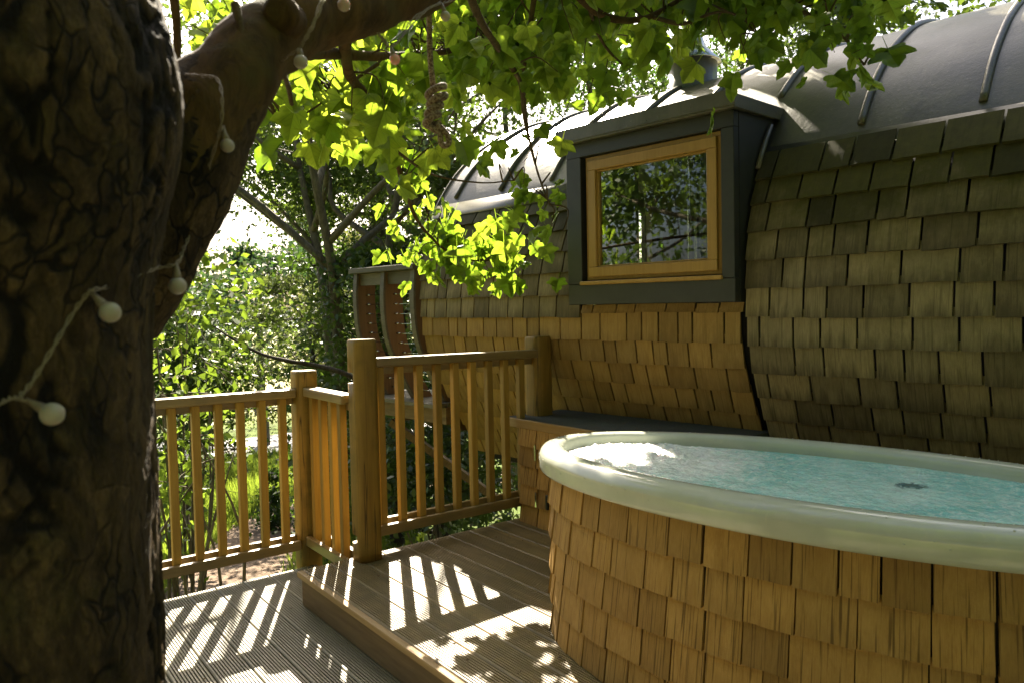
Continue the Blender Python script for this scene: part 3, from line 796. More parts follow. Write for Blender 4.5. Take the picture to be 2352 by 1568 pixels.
tag(link('deck_post', post_mesh('deck_post', 0.072, 0.0, 1.155, [(0.93, 0.985, dl, 0.034), (0.09, 0.135, dl, 0.03)], 1), W=Matrix.Translation((1.700, 3.490, 0.0))), 'tall notched timber post at the corner of the step deck', 'post', GP)
tag(link('deck_post', post_mesh('deck_post', 0.074, -1.9, 0.965, [], 2), W=Matrix.Translation((1.645, 4.155, 0.0))), 'shorter timber post where the left railing turns toward the step', 'post', GP)
tag(link('deck_post', post_mesh('deck_post', 0.078, -1.9, 1.125, [], 3), W=Matrix.Translation((2.985, 3.60, 0.0))), 'timber post against the shingle wall behind the bench', 'post', GP)

def railing(name, label, A, Bp, axis, zt, zb, bal, mat, ext0=0.0, ext1=0.0):
    """rail from A to Bp along axis (0 x, 1 y); zt top of handrail, zb underside of bottom rail"""
    root = thing(name, label, 'railing', (A[0], A[1], zb), 'timber balustrades round the deck')
    lo, hi = A[axis], Bp[axis]; o = A[1 - axis]; L = hi - lo
    def bx(nm, w, z0, z1, off=0.0, bev=0.004, m=mat, dz=0.0):
        a = [0, 0, z0]; b = [0, 0, z1]; a[axis] = lo; b[axis] = hi; a[1 - axis] = o + off - w / 2; b[1 - axis] = o + off + w / 2
        bm = bmesh.new(); add_box(bm, a, b, bev, seg=2)
        for v in bm.verts: v.co.z += (A[2] if (v.co[axis] - lo) < L / 2 else Bp[2])
        return link(nm, bm_mesh(nm, bm, m), root)
    sgn = -1 if axis == 0 else -1
    bx('handrail', 0.085, zt - 0.050, zt, 0.0, 0.007)
    bx('upper_batten', 0.030, zt - 0.092, zt - 0.0505, 0.034)
    bx('bottom_rail', 0.030, zb, zb + 0.055, sgn * 0.036)
    bx('lower_batten', 0.030, zb + 0.020, zb + 0.074, 0.036)
    c0 = zt - 0.052; c1 = zb + 0.020
    for i, b in enumerate(bal):
        f = (b - lo) / L; dz = A[2] * (1 - f) + Bp[2] * f
        bm = bmesh.new(); h = 0.0205
        a_ = [0, 0, c1 + dz]; b_ = [0, 0, c0 + dz]; a_[axis] = b - h; b_[axis] = b + h; a_[1 - axis] = o - h; b_[1 - axis] = o + h - 0.001
        add_box(bm, a_, b_, 0.003); link('baluster', bm_mesh('baluster', bm, W_BAL), root)
    return root
railing('railing', 'right hand railing between the tall notched post and the bench', (1.768, 3.56, 0.004), (2.915, 3.56, -0.004), 0, 1.048, 0.090, [1.832 + 0.1212 * k for k in range(9)], W_RAIL)
railing('railing', 'long left railing running from the tree trunk to the shorter post', (-1.9, 4.14, 0.012), (1.575, 4.14, -0.006), 0, 0.870, -0.070, [1.503 - 0.1186 * k for k in range(28)], W_RAIL)
railing('railing', 'short return railing between the shorter post and the tall post', (1.652, 3.565, 0.0), (1.652, 4.085, 0.004), 1, 0.866, -0.058, [4.035, 3.905, 3.77, 3.655], W_RAILY)

# ------------------------------------------------------------------ storage bench
bench = thing('storage_bench', 'shingle clad storage bench with dark top between the wall and the tub', 'bench', (2.95, 3.1, 0.0))
link('carcass', box_me('carcass', (2.755, 2.30, 0.001), (3.40, 3.50, 0.585), M_BASE), bench)
link('top', box_me('top', (2.768, 2.2, 0.588), (3.52, 3.69, 0.622), M_FELT, 0.003), bench)
link('edge_trim', box_me('edge_trim', (2.740, 2.2, 0.575), (2.767, 3.69, 0.627), m_wood('pale trim timber', (0.34, 0.20, 0.065), (0.50, 0.32, 0.12), 1, 0.55, 0.15), 0.002), bench)
SHB = [shingle_mesh('shingle', SH_TUB, 0.150, 40 + i) for i in range(6)]
rb = random.Random(9)
for z in (0.0, 0.117, 0.234, 0.351, 0.468):
    for (ya, yb, cuts) in ((3.335, 3.50, 1), (2.62, 3.33, 6)):
        y = yb
        while y > ya + 0.02:
            w = rb.uniform(0.10, 0.15) if cuts > 1 else (yb - ya)
            if y - w < ya + 0.05: w = y - ya
            W = Matrix.Translation((2.752, y - w / 2, z + 0.002 + rb.uniform(-0.003, 0.003))) @ Matrix(((0, -1, 0, 0), (w - 0.005, 0, 0, 0), (0, 0, 0.85, 0), (0, 0, 0, 1)))
            link('shingle', rb.choice(SHB), bench, W); y -= w
    W = Matrix.Translation((2.81, 3.502, z + 0.002)) @ Matrix(((-0.118, 0, 0, 0), (0, 1, 0, 0), (0, 0, 0.85, 0), (0, 0, 0, 1)))
    link('shingle', rb.choice(SHB), bench, W)
for z in (0.445, 0.165): link('hinge', box_me('hinge', (2.722, 3.326, z - 0.045), (2.731, 3.339, z + 0.045), M_STEEL), bench)
link('handle', box_me('handle', (2.705, 3.205, 0.13), (2.722, 3.225, 0.215), M_BLACK, 0.003), bench)

# ------------------------------------------------------------------ hot tub
TB = dict(c=Vector((2.246, 1.292, 0)), a=1.098, b=0.536, th=-0.176)
def ell(t, g=0.0, z=0.0):
    x = (TB['a'] + g) * math.cos(t); y = (TB['b'] + g) * math.sin(t); c_, s_ = math.cos(TB['th']), math.sin(TB['th'])
    return Vector((TB['c'].x + x * s_ + y * c_, TB['c'].y + x * c_ - y * s_, z))
def ring_mesh(name, prof_, mat, N_=160, smooth=True):
    V = []; F = []; m = len(prof_)
    for k in range(N_):
        t_ = 2 * math.pi * k / N_
        for g, z in prof_: V.append(tuple(ell(t_, g, z)))
    for k in range(N_):
        k2 = (k + 1) % N_
        for j in range(m - 1): F.append((k * m + j, k * m + j + 1, k2 * m + j + 1, k2 * m + j))
    return mesh_np(name, V, F, mat, smooth)
tub = thing('hot_tub', 'oval shingle clad hot tub with pale green rim on the step deck', 'hot tub', (2.246, 1.292, 0.0))
link('rim', ring_mesh('rim', [(-0.045, 0.648), (-0.010, 0.648), (-0.003, 0.651), (0.0, 0.657), (0.0, 0.665), (0.001, 0.702), (-0.001, 0.712), (-0.008, 0.726), (-0.020, 0.738), (-0.036, 0.745), (-0.055, 0.748), (-0.080, 0.746), (-0.092, 0.741), (-0.101, 0.730), (-0.106, 0.712), (-0.110, 0.690), (-0.120, 0.640), (-0.15, 0.55), (-0.2, 0.3), (-0.3, 0.2)], M_ACR), tub)
link('body', ring_mesh('body', [(-0.065, 0.0), (-0.065, 0.67)], M_BASE), tub)
SHT = [shingle_mesh('shingle', SH_TUB, 0.175, 60 + i) for i in range(8)]
per = np.array([0.0] + [(ell(2 * math.pi * (k + 1) / 720) - ell(2 * math.pi * k / 720)).length for k in range(720)]).cumsum()
rt = random.Random(21); SEAM = 0.0
def ang(p): return float(np.interp(p % per[-1], per, np.linspace(0, 2 * math.pi, 721)))
def par(t): return float(np.interp(t % (2 * math.pi), np.linspace(0, 2 * math.pi, 721), per))
# two continuous vertical joints, as on the tub
def t_of(px, py):
    best = min(range(720), key=lambda k: (lambda q: ((q - EYE).dot(CR) / (q - EYE).dot(CF) * S_ + 1176 - px) ** 2 + (0 if q.x * CF.x + q.y * CF.y < TB['c'].x * CF.x + TB['c'].y * CF.y else 1e9))(ell(2 * math.pi * k / 720, -0.04, 0.3)))
    return 2 * math.pi * best / 720
j1, j2 = sorted((par(t_of(1618, 0)), par(t_of(2300, 0))))
for ri, z in enumerate((0.0, 0.125, 0.255, 0.385, 0.515)):
    for (p0, p1) in ((j1, j2), (j2, j1 + per[-1])):
        p = p0 + 0.004
        while p < p1 - 0.02:
            w = rt.uniform(0.105, 0.185)
            if p + w > p1 - 0.07: w = p1 - p
            t_ = ang(p + w / 2); pos = ell(t_, -0.062, z + 0.003 + rt.uniform(-0.004, 0.004))
            tn = (ell(t_ + 0.01) - ell(t_ - 0.01)).normalized(); on = Vector((tn.y, -tn.x, 0))
            if on.dot(pos - TB['c']) < 0: on = -on
            X = tn * (w - 0.012)
            if X.cross(on).z < 0: X = -X
            W = Matrix.Translation(pos) @ Matrix.Rotation(rt.uniform(-0.005, 0.005), 4, on) @ Matrix(((X.x, on.x, 0, 0), (X.y, on.y, 0, 0), (0, 0, 0.82, 0), (0, 0, 0, 1)))
            link('shingle', rt.choice(SHT), tub, W); p += w

# splashes standing on the rim
bm = bmesh.new(); rd = random.Random(8)
for _ in range(260):
    t_ = rd.uniform(0, 2 * math.pi); g_, z_ = rd.choice(((-0.045, 0.747), (-0.07, 0.747), (-0.03, 0.743), (0.001, 0.69), (0.001, 0.705), (-0.085, 0.744)))
    r_ = rd.uniform(0.0012, 0.0036); p = ell(t_, g_, z_)
    q = bmesh.ops.create_icosphere(bm, subdivisions=1, radius=r_)
    for v in q['verts']: v.co = Vector((v.co.x, v.co.y, v.co.z * 0.6)) + p
link('droplets', bm_mesh('droplets', bm, M_ACR, True), tub, kind='stuff')

# water
ZW = 0.698; V = []; F = []; nr, nt_ = 90, 260
for i in range(nr + 1):
    r = i / nr
    for k in range(nt_):
        t_ = 2 * math.pi * k / nt_
        p = TB['c'] + (ell(t_, -0.109) - TB['c']) * r
        q = Vector((p.x, p.y, 0))
        h = 0.006 * mnoise.noise(q * 7) + 0.006 * mnoise.noise(q * 16 + Vector((5, 0, 0))) + 0.0045 * mnoise.noise(q * 38)
        foam = max(0, 1 - ((p - Vector((2.22, 2.12, 0))).length / 0.42) ** 2)
        h += foam * (0.012 + 0.014 * mnoise.noise(q * 45) + 0.012 * mnoise.noise(q * 90))
        V.append((p.x, p.y, ZW + h * min(1, (1 - r) * 12 + 0.15)))
for i in range(nr):
    for k in range(nt_):
        k2 = (k + 1) % nt_; F.append((i * nt_ + k, i * nt_ + k2, (i + 1) * nt_ + k2, (i + 1) * nt_ + k))
t = NT('bubbling water'); co = t.coord('World', (1, 1, 1))
a = t.noise(co, 3.2, 5, 0.6, 0.8); b = t.noise(co, 42, 5, 0.75, 0.6); vor = t.n('ShaderNodeTexVoronoi'); vor.inputs['Scale'].default_value = 120; t.l(co, vor.inputs['Vector'])
dist = t.n('ShaderNodeVectorMath', operation='DISTANCE'); t.l(co, dist.inputs[0]); dist.inputs[1].default_value = (2.20, 2.10, 0.66)
foamf = t.math('ADD', t.maprange(dist.outputs['Value'], 0.05, 0.80, 0.55, -0.12), t.math('SUBTRACT', t.mix(0.55, a, b), 0.5))
foamf = t.ramp(foamf, [(0.0, 0.0), (0.26, 1.0)])
fleck = t.ramp(b, [(0.47, 0.0), (0.62, 0.85)])
base = t.ramp(a, [(0.32, (0.22, 0.56, 0.54)), (0.52, (0.40, 0.70, 0.66)), (0.70, (0.60, 0.80, 0.75))])
c = t.mix(fleck, base, (0.62, 0.78, 0.74)); c = t.mix(foamf, c, (0.86, 0.90, 0.88))
d2 = t.n('ShaderNodeVectorMath', operation='DISTANCE'); t.l(co, d2.inputs[0]); d2.inputs[1].default_value = (2.40, 1.05, 0.698)
jet = t.ramp(t.math('ADD', t.maprange(d2.outputs['Value'], 0.0, 0.10, 0.9, -0.2), t.math('MULTIPLY', t.math('SUBTRACT', b, 0.5), 1.6)), [(0.35, 0.0), (0.6, 0.9)])
c = t.mix(jet, c, (0.02, 0.09, 0.09))
hb = t.mix(0.5, b, vor.outputs['Distance'])
M_WATER = t.done(t.princ(c, 0.18, t.bump(hb, 0.55, 0.012), Specular_IOR_Level=0.5, Subsurface_Weight=0.15))
tag(link('water', mesh_np('water', V, F, M_WATER, True)), 'turquoise bubbling water with white foam inside the hot tub', 'water', kind='structure')

# ------------------------------------------------------------------ foreground sycamore
tree = thing('sycamore_tree', 'big dark rough barked tree at the left whose limb arches over the deck', 'tree', (TC.x, TC.y, -1.9))
zs = list(np.linspace(-1.95, 0.55, 40)) + list(np.linspace(0.56, 2.05, 430)) + list(np.linspace(2.09, 6.0, 40)); N_ = 300
V = np.zeros((len(zs), N_, 3)); crack = np.zeros((len(zs), N_))
for i, z in enumerate(zs):
    cx = TC.x + 0.012 * math.sin(z * 2.1) + 0.02 * (z - 1.2) * 0.3; cy = TC.y + 0.02 * mnoise.noise(Vector((0, 7, z)))
    base_r = TR * (1.0 + 0.22 * max(0, -z * 0.5) - 0.05 * max(0, z - 2)) + 0.012 * min(1, max(0, (z - 1.30) / 0.2)) * 1.3
    # swelling below the fork on the limb side
    for k in range(N_):
        th = 2 * math.pi * k / N_; c_, s_ = math.cos(th), math.sin(th)
        sw = math.exp(-((th - R_(-42) + math.pi) % (2 * math.pi) - math.pi) ** 2 / 0.5)
        r = base_r + sw * 0.055 * math.exp(-((z - 1.54) / 0.19) ** 2) + 0.02 * mnoise.noise(Vector((c_ * 1.6, s_ * 1.6, z * 1.3)))
        if 0.5 < z < 2.1:
            q = Vector((c_ * TR * 30 + 1.3 * mnoise.noise(Vector((c_ * 6, s_ * 6, z * 9))), s_ * TR * 30 + 1.0 * mnoise.noise(Vector((c_ * 6 + 5, s_ * 6, z * 9))), z * 8.5 + 1.6 * mnoise.noise(Vector((c_ * 5 + 9, s_ * 5, z * 7)))))
            dd = mnoise.voronoi(q)[0]; e = dd[1] - dd[0]
            ck = max(0.0, 1 - e / 0.24); mask = min(1, max(0, 0.5 + 2.4 * mnoise.noise(Vector((c_ * 4 + 4, s_ * 4, z * 3.4)))))
            ck *= mask; crack[i, k] = ck
            r += 0.002 - 0.009 * ck + 0.004 * mnoise.noise(q * 0.5) + 0.0025 * mnoise.noise(q * 1.9) + 0.0015 * mnoise.noise(q * 5.0)
        V[i, k] = (cx + r * c_, cy + r * s_, z)
F = []
idx = np.arange(len(zs) * N_).reshape(len(zs), N_); i2 = np.roll(idx, -1, 1)
F = np.stack([idx[:-1], i2[:-1], i2[1:], idx[1:]], -1).reshape(-1, 4)
me = mesh_np('trunk', V.reshape(-1, 3), F, M_TRUNK, True)
att = me.attributes.new('crack', 'FLOAT', 'POINT'); att.data.foreach_set('value', np.clip(crack.ravel() * 1.1, 0, 1).astype(np.float32))
link('trunk', me, tree)
def rough_tube(name, pts, rad, sides, mat, amp, n=10, freq=14.0):
    sp = spline(pts, n); rr_ = lerp_list(rad, len(sp)); V_, F_ = tube_arrays(sp, rr_, sides)
    out = []
    for i, v in enumerate(V_):
        ax = sp[min(i // sides, len(sp) - 1)]; d = (v - ax)
        if d.length > 1e-6: v = v + d.normalized() * amp * (mnoise.noise(v * freq) + 0.5 * mnoise.noise(v * freq * 2.7))
        out.append(tuple(v))
    me = bpy.data.meshes.new(name); me.from_pydata(out, [], [f if f[2] != f[3] else f[:3] for f in F_]); me.update()
    for p in me.polygons: p.use_smooth = True
    me.materials.append(mat); return me
limb_pts = [P(240, 640, 1.10), P(335, 480, 1.08), P(425, 340, 1.09), P(508, 215, 1.12), P(590, 116, 1.18), P(700, 48, 1.27), P(850, 5, 1.40), P(1000, -42, 1.58), P(1150, -110, 1.85), P(1400, -230, 2.4), P(1800, -420, 3.2)]
link('limb', rough_tube('limb', limb_pts, [0.10, 0.095, 0.082, 0.068, 0.060, 0.057, 0.055, 0.054, 0.050, 0.04, 0.025], 28, M_LIMB, 0.008), tree)
link('root_flare', rough_tube('root_flare', [P(215, 700, 1.10), P(300, 540, 1.085), P(385, 400, 1.09), P(455, 290, 1.105), P(520, 200, 1.13), P(570, 138, 1.16)], [0.10, 0.105, 0.097, 0.083, 0.068, 0.052], 40, M_TRUNK, 0.007, 16), tree)
kn = P(655, 45, 1.17)
link('knot', rough_tube('knot', [kn + CF * 0.01, kn - CF * 0.022, kn - CF * 0.034, kn - CF * 0.036], [0.034, 0.030, 0.020, 0.004], 18, M_LIMB, 0.004), tree)
stem_pts = [P(95, -60, 0.80), P(80, 250, 0.78), P(52, 520, 0.76), P(20, 760, 0.76), P(-10, 1000, 0.77), P(-30, 1300, 0.79)]
link('side_stem', rough_tube('side_stem', stem_pts, [0.016, 0.015, 0.015, 0.016, 0.018, 0.02], 12, M_LIMB, 0.002), tree)
link('broken_stub', rough_tube('broken_stub', [P(382, 140, 0.87), P(383, 190, 0.86), P(384, 240, 0.87)], [0.006, 0.005, 0.002], 8, W_WIN, 0.001), tree)

branches = [
    ([(640, 150, 1.35), (700, 122, 1.75), (780, 124, 2.1), (862, 130, 2.3), (1000, 122, 2.7), (1090, 105, 2.9), (1170, 92, 3.1)], (0.022, 0.006)),
    ([(790, 60, 1.9), (800, 165, 2.2), (835, 215, 2.35), (880, 285, 2.6), (905, 355, 2.9), (930, 430, 3.2), (955, 500, 3.75), (990, 545, 4.15), (1040, 585, 4.4), (1110, 600, 4.55), (1190, 580, 4.6)], (0.018, 0.004)),
    ([(1060, -60, 1.9), (1105, 50, 2.2), (1150, 120, 2.4), (1195, 190, 2.6), (1203, 260, 2.75), (1218, 330, 2.85), (1236, 400, 2.95), (1262, 470, 3.0)], (0.013, 0.003)),
    ([(1235, -60, 2.4), (1215, 80, 2.6), (1203, 180, 2.75), (1212, 300, 2.9)], (0.011, 0.004)),
    ([(1290, -50, 2.4), (1360, 20, 2.6), (1420, 46, 2.7), (1490, 40, 2.8), (1560, 0, 2.9), (1640, -50, 3.0)], (0.016, 0.008)),
    ([(1352, 10, 2.6), (1370, 70, 2.7), (1400, 120, 2.8), (1450, 165, 2.9)], (0.009, 0.003)),
    ([(1500, 40, 2.8), (1570, 55, 2.8), (1640, 30, 2.8), (1690, 35, 2.75), (1740, 80, 2.7)], (0.009, 0.003)),
    ([(1600, -60, 2.8), (1760, -20, 2.7), (1850, 30, 2.6), (1930, 80, 2.5), (1985, 150, 2.45)], (0.012, 0.003)),
    ([(540, 10, 1.12), (552, 60, 1.11), (560, 120, 1.10), (557, 200, 1.10), (563, 232, 1.10)], (0.007, 0.004)),
    ([(560, 60, 1.13), (610, 110, 1.16), (645, 160, 1.25), (662, 200, 1.35), (670, 240, 1.4)], (0.007, 0.004)),
    ([(395, -40, 1.3), (406, 60, 1.35), (408, 175, 1.35)], (0.010, 0.006)),
    ([(880, 140, 2.4), (790, 200, 2.5), (720, 250, 2.4), (650, 290, 2.35)], (0.007, 0.002)),
    ([(900, 340, 2.8), (990, 400, 3.0), (1100, 420, 3.0), (1180, 415, 3.0)], (0.006, 0.002)),
]
BN = []            # nodes that twigs may start from
for pts, (r0, r1) in branches:
    w = [P(*p) for p in pts]
    link('branch', rough_tube('branch', w, list(np.linspace(r0, r1, len(w))), 9, M_TWIG if r0 < 0.015 else M_LIMB, r0 * 0.12, 8, 30), tree)
    BN += spline(w, 6)
BN += [p for p in spline(limb_pts[5:], 8)]

def leaf_outline(seed):
    r = random.Random(seed)
    half = [(0.02, 0.0), (0.13, -0.07), (0.25, -0.10), (0.36, -0.07), (0.43, 0.04), (0.40, 0.12), (0.47, 0.20), (0.56, 0.30), (0.60, 0.44), (0.50, 0.47), (0.42, 0.45), (0.33, 0.50), (0.27, 0.54), (0.29, 0.64), (0.25, 0.76), (0.16, 0.83), (0.10, 0.93), (0.0, 1.03)]
    k = r.uniform(0.9, 1.1); w = r.uniform(0.95, 1.12)
    R1 = [(x * w * r.uniform(0.94, 1.06), y * k + r.uniform(-0.015, 0.015)) for x, y in half]
    L1 = [(-x * w * r.uniform(0.94, 1.06), y * k + r.uniform(-0.015, 0.015)) for x, y in half]
    return R1, L1
def leaf_arrays(seed):
    R1, L1 = leaf_outline(seed); r = random.Random(seed * 7 + 1); bend = r.uniform(-0.30, -0.02); fold = r.uniform(-0.05, 0.30); cup = r.uniform(-0.25, 0.25)
    zf = lambda x, y: bend * y * y * 0.5 + fold * abs(x) + cup * x * x + 0.04 * math.sin(9 * x + 3 * y)
    V = [(0, y, zf(0, y)) for y in (0.0, 0.26, 0.52, 0.78)]          # midrib
    T = []
    for side in (R1, L1):
        b = len(V); V += [(x, y, zf(x, y)) for x, y in side]; n = len(side)
        mid = lambda y: 0 if y < 0.13 else 1 if y < 0.40 else 2 if y < 0.66 else 3
        prev = 0
        for i in range(n - 1):
            ym = (side[i][1] + side[i + 1][1]) / 2; c_ = max(prev, mid(ym))
            while prev < c_:
                T.append((prev, b + i, prev + 1)); prev += 1
            T.append((prev, b + i, b + i + 1))
    # stalk
    b = len(V); V += [(-0.012, 0, 0), (0.012, 0, 0), (0.008, -0.55, -0.10), (-0.008, -0.55, -0.10)]
    T += [(b, b + 1, b + 2), (b, b + 2, b + 3)]
    return np.array(V, np.float32), np.array(T, np.int32)
LA = [leaf_arrays(i) for i in range(10)]
def leaf_attr(me, lv):
    at_ = me.attributes.new('lv', 'FLOAT_VECTOR', 'POINT'); at_.data.foreach_set('vector', np.ascontiguousarray(lv, np.float32).ravel()); return me
def flat_lv(v): q = v.copy(); q[:, 2] = 0; return q
LM = [leaf_attr(mesh_np('leaf', v, f, L_SYC, True), flat_lv(v)) for v, f in LA]

def leaf_matrix(p, size, r):
    """a leaf hung near p: tip falling outward and down, blade facing roughly up"""
    az = r.uniform(0, 2 * math.pi); droop = r.uniform(0.5, 1.35)
    tip = Vector((math.cos(az) * math.cos(droop), math.sin(az) * math.cos(droop), -math.sin(droop)))
    nrm = Vector((r.gauss(0, 0.45), r.gauss(0, 0.45), r.gauss(0, 0.3) + 0.1)) + SUN * 1.0
    nrm = (nrm - tip * nrm.dot(tip)).normalized(); x = tip.cross(nrm)
    M = Matrix(((x.x, tip.x, nrm.x, p.x), (x.y, tip.y, nrm.y, p.y), (x.z, tip.z, nrm.z, p.z), (0, 0, 0, 1)))
    return M @ Matrix.Scale(size, 4)
zones = [  # x0, x1, y0, y1, d0, d1, clusters, leaves each, leaf size, may shade
    (600, 980, 160, 290, 2.1, 2.9, 15, 5, 0.125, 0),
    (620, 900, 120, 230, 2.2, 3.0, 7, 5, 0.125, 0),
    (880, 1460, -80, 190, 2.3, 3.8, 48, 5, 0.120, 0),
    (1000, 1300, 170, 250, 3.0, 3.9, 9, 5, 0.120, 0),
    (1420, 1780, -80, 110, 2.6, 3.5, 27, 5, 0.125, 0),
    (1720, 2050, -90, 70, 2.3, 2.9, 12, 5, 0.105, 0),
    (1880, 1990, 60, 130, 2.35, 2.6, 2, 7, 0.115, 0),
    (1480, 1740, 90, 150, 2.7, 3.2, 6, 4, 0.115, 0),
    (965, 1050, 455, 520, 4.1, 4.45, 4, 5, 0.130, 1),
    (960, 1170, 540, 600, 4.25, 4.6, 8, 5, 0.138, 1),
    (1070, 1170, 610, 665, 4.35, 4.6, 5, 5, 0.150, 1),
    (935, 1000, 580, 610, 4.2, 4.45, 3, 4, 0.120, 1),
    (1140, 1270, 330, 470, 2.85, 3.1, 7, 4, 0.080, 0),
    (1255, 1300, 450, 570, 2.95, 3.1, 2, 2, 0.095, 0),
    (400, 490, -40, 130, 1.9, 2.6, 5, 6, 0.120, 0),
    (880, 1060, 310, 420, 2.8, 3.2, 4, 4, 0.110, 0),
    (1360, 1660, -20, 130, 4.4, 5.3, 15, 6, 0.150, 1),
    (1280, 1520, 50, 170, 3.9, 4.6, 6, 5, 0.125, 1),
    (560, 2050, -260, -90, 1.8, 3.0, 6, 6, 0.130, 0),
]
rl = random.Random(5); leaves = []; tw = Tubes()
for zi, (x0, x1, y0, y1, d0, d1, nc, nl, size, may) in enumerate(zones):
    rl.seed(100 + zi)
    for _ in range(int(nc * 1.1 + 0.5)):
        c = P(rl.uniform(x0, x1), rl.uniform(y0, y1), rl.uniform(d0, d1))
        b = min(BN, key=lambda q: (q - c).length_squared)
        if (b - c).length > 0.75: b = c + (b - c).normalized() * rl.uniform(0.3, 0.5)
        mid = (b + c) / 2 + Vector((rl.gauss(0, 0.03), rl.gauss(0, 0.03), 0.05))
        sp = spline([b, mid, c], 4); tw.add(sp, [0.0042 * (1 - 0.75 * i / (len(sp) - 1)) for i in range(len(sp))], 5)
        for j in range(nl):
            f = 0.35 + 0.65 * (j + rl.random()) / nl; i = min(int(f * (len(sp) - 1)), len(sp) - 2)
            s_ = 0.86 * size * rl.choice((rl.uniform(0.45, 0.75), rl.uniform(0.75, 1.15), rl.uniform(0.8, 1.2)))
            p = sp[i].lerp(sp[i + 1], f * (len(sp) - 1) - i) + Vector((rl.gauss(0, 1), rl.gauss(0, 1), rl.gauss(0, 0.8))) * 0.95 * size
            n_ = p.dot(ND)
            if p.dot(BD) < 4.7 and n_ > 3.0 and p.z < 3.1 and n_ > n_at_z(min(max(p.z, 0.1), 2.86)) - 0.16: continue
            if not may and shades(p, 0.02): continue
            vx = (p - EYE); vd = vx.dot(CF); sx = 1176 + S_ * vx.dot(CR) / vd; sy = 784 - S_ * vx.dot(CU) / vd
            if vd < 1.95 and 900 < sx < 1110 and sy < 420: continue
            if 1530 < sx < 1668 and 40 < sy < 240 and rl.random() < 0.8: continue
            if 1060 < sx < 1420 and 235 < sy < 440 and rl.random() < 0.45: continue
            if 430 < sx < 700 and 380 < sy < 600: continue
            M = leaf_matrix(p, s_, rl)
            tw.add([p, p - M.to_3x3() @ Vector((0, 0.55, 0.1))], [0.0012, 0.0014], 3) if False else None
            leaves.append((M, rl.randrange(len(LM)), s_, p))
link('twigs', tw.mesh('twigs', M_TWIG), tree, kind='stuff')
def seen(p, s):
    v = p - EYE; d = v.dot(CF)
    if d < 0.3: return 0
    x = 1176 + S_ * v.dot(CR) / d; y = 784 - S_ * v.dot(CU) / d
    return s / d if -20 < x < 2372 and -20 < y < 1588 else 0
leaves.sort(key=lambda q: -seen(q[3], q[2]))
for M, k, s_, p in leaves[:300]: link('leaf', LM[k], tree, M)
def leaf_stuff(items):
    Vs = []; Fs = []; b = 0
    for M, k, s_, p in items:
        v, f = LA[k]; A = np.array(M, np.float32); Vs.append(v @ A[:3, :3].T + A[:3, 3]); Fs.append(f + b); b += len(v)
    return np.concatenate(Vs), np.concatenate(Fs), np.concatenate([flat_lv(LA[q[1]][0]) for q in items])
V, F, LV = leaf_stuff(leaves[300:]); link('foliage', leaf_attr(mesh_np('foliage', V, F, L_SYC, True), LV), tree, kind='stuff')
# unseen rest of the crown behind the viewer, plus leaves added to block sun
rl.seed(77)
big = []
for _ in range(14000):
    a_ = rl.uniform(0, 2 * math.pi); rad = 6.2 * math.sqrt(rl.random()); p = Vector((-0.6 + rad * math.cos(a_), -0.6 + rad * math.sin(a_), rl.uniform(3.0, 6.2) - 0.025 * rad * rad))
    if seen(p, 1) > 0 or shades(p, 0.0) or p.x * 0.61 + p.y * 0.79 > 0.9: continue
    big.append((leaf_matrix(p, rl.uniform(0.12, 0.24), rl), rl.randrange(len(LM)), 0.2, p))
for _ in range(2900):  # out-of-view leaves added up the sun's path to shade deck, tub and roof
    u_ = rl.random()
    q = Vector((rl.uniform(0.3, 1.75), rl.uniform(-2.0, 1.45), 0.0)) if u_ < 0.5 else Vector((rl.uniform(1.75, 3.2), rl.uniform(-0.6, 1.75), 0.75)) if rl.random() < 0.7 else Vector((rl.uniform(3.3, 3.8), rl.uniform(1.75, 2.5), 2.15))
    p = q + SUN * rl.uniform(3.6, 7.5)
    if seen(p, 1) > 0 or shades(p, 0.0) or (p.dot(ND) > 3.0 and p.z < 3.1): continue
    big.append((leaf_matrix(p, rl.uniform(0.10, 0.19), rl), rl.randrange(len(LM)), 0.2, p))
V, F, LV = leaf_stuff(big); link('crown', leaf_attr(mesh_np('crown', V, F, L_SYC, True), LV), tree, kind='stuff')

# ------------------------------------------------------------------ rope with a knot
rope = thing('rope', 'knotted braided rope hanging from the limb above the deck', 'rope', P(985, 60, 1.66))
RD = 1.66
tb = Tubes(); tb.add(spline([P(983, -20, RD), P(986, 60, RD), P(988, 130, RD), P(995, 200, RD)], 6), 0.0068, 10); link('cord', tb.mesh('cord', M_ROPE), rope)
tb = Tubes(); pts = []
for i in range(90):
    f = i / 89; th = f * 2 * math.pi * 4.0; y = 205 + 85 * f
    w = 0.0185 * (1 - 0.35 * f) * (1 + 0.12 * math.sin(f * 9))
    pts.append(P(1001 - 6 * f + 4 * math.sin(f * 6), y, RD) + CR * (w * math.cos(th)) - CF * (w * 0.9 * math.sin(th)) + CU * (0.006 * math.cos(th)))
tb.add(pts, 0.0085, 9); link('knot', tb.mesh('knot', M_ROPE), rope)
tb = Tubes(); tb.add(spline([P(1008, 225, RD), P(992, 262, RD - 0.012), P(985, 285, RD - 0.008), P(1000, 300, RD), P(1012, 300, RD)], 6), 0.0075, 9)
tb.add(spline([P(1004, 285, RD), P(1011, 306, RD), P(1013, 328, RD), P(1022, 336, RD), P(1031, 328, RD), P(1028, 312, RD), P(1016, 297, RD), P(1004, 285, RD + 0.006)], 6), 0.0068, 9)
link('loop', tb.mesh('loop', M_ROPE), rope)

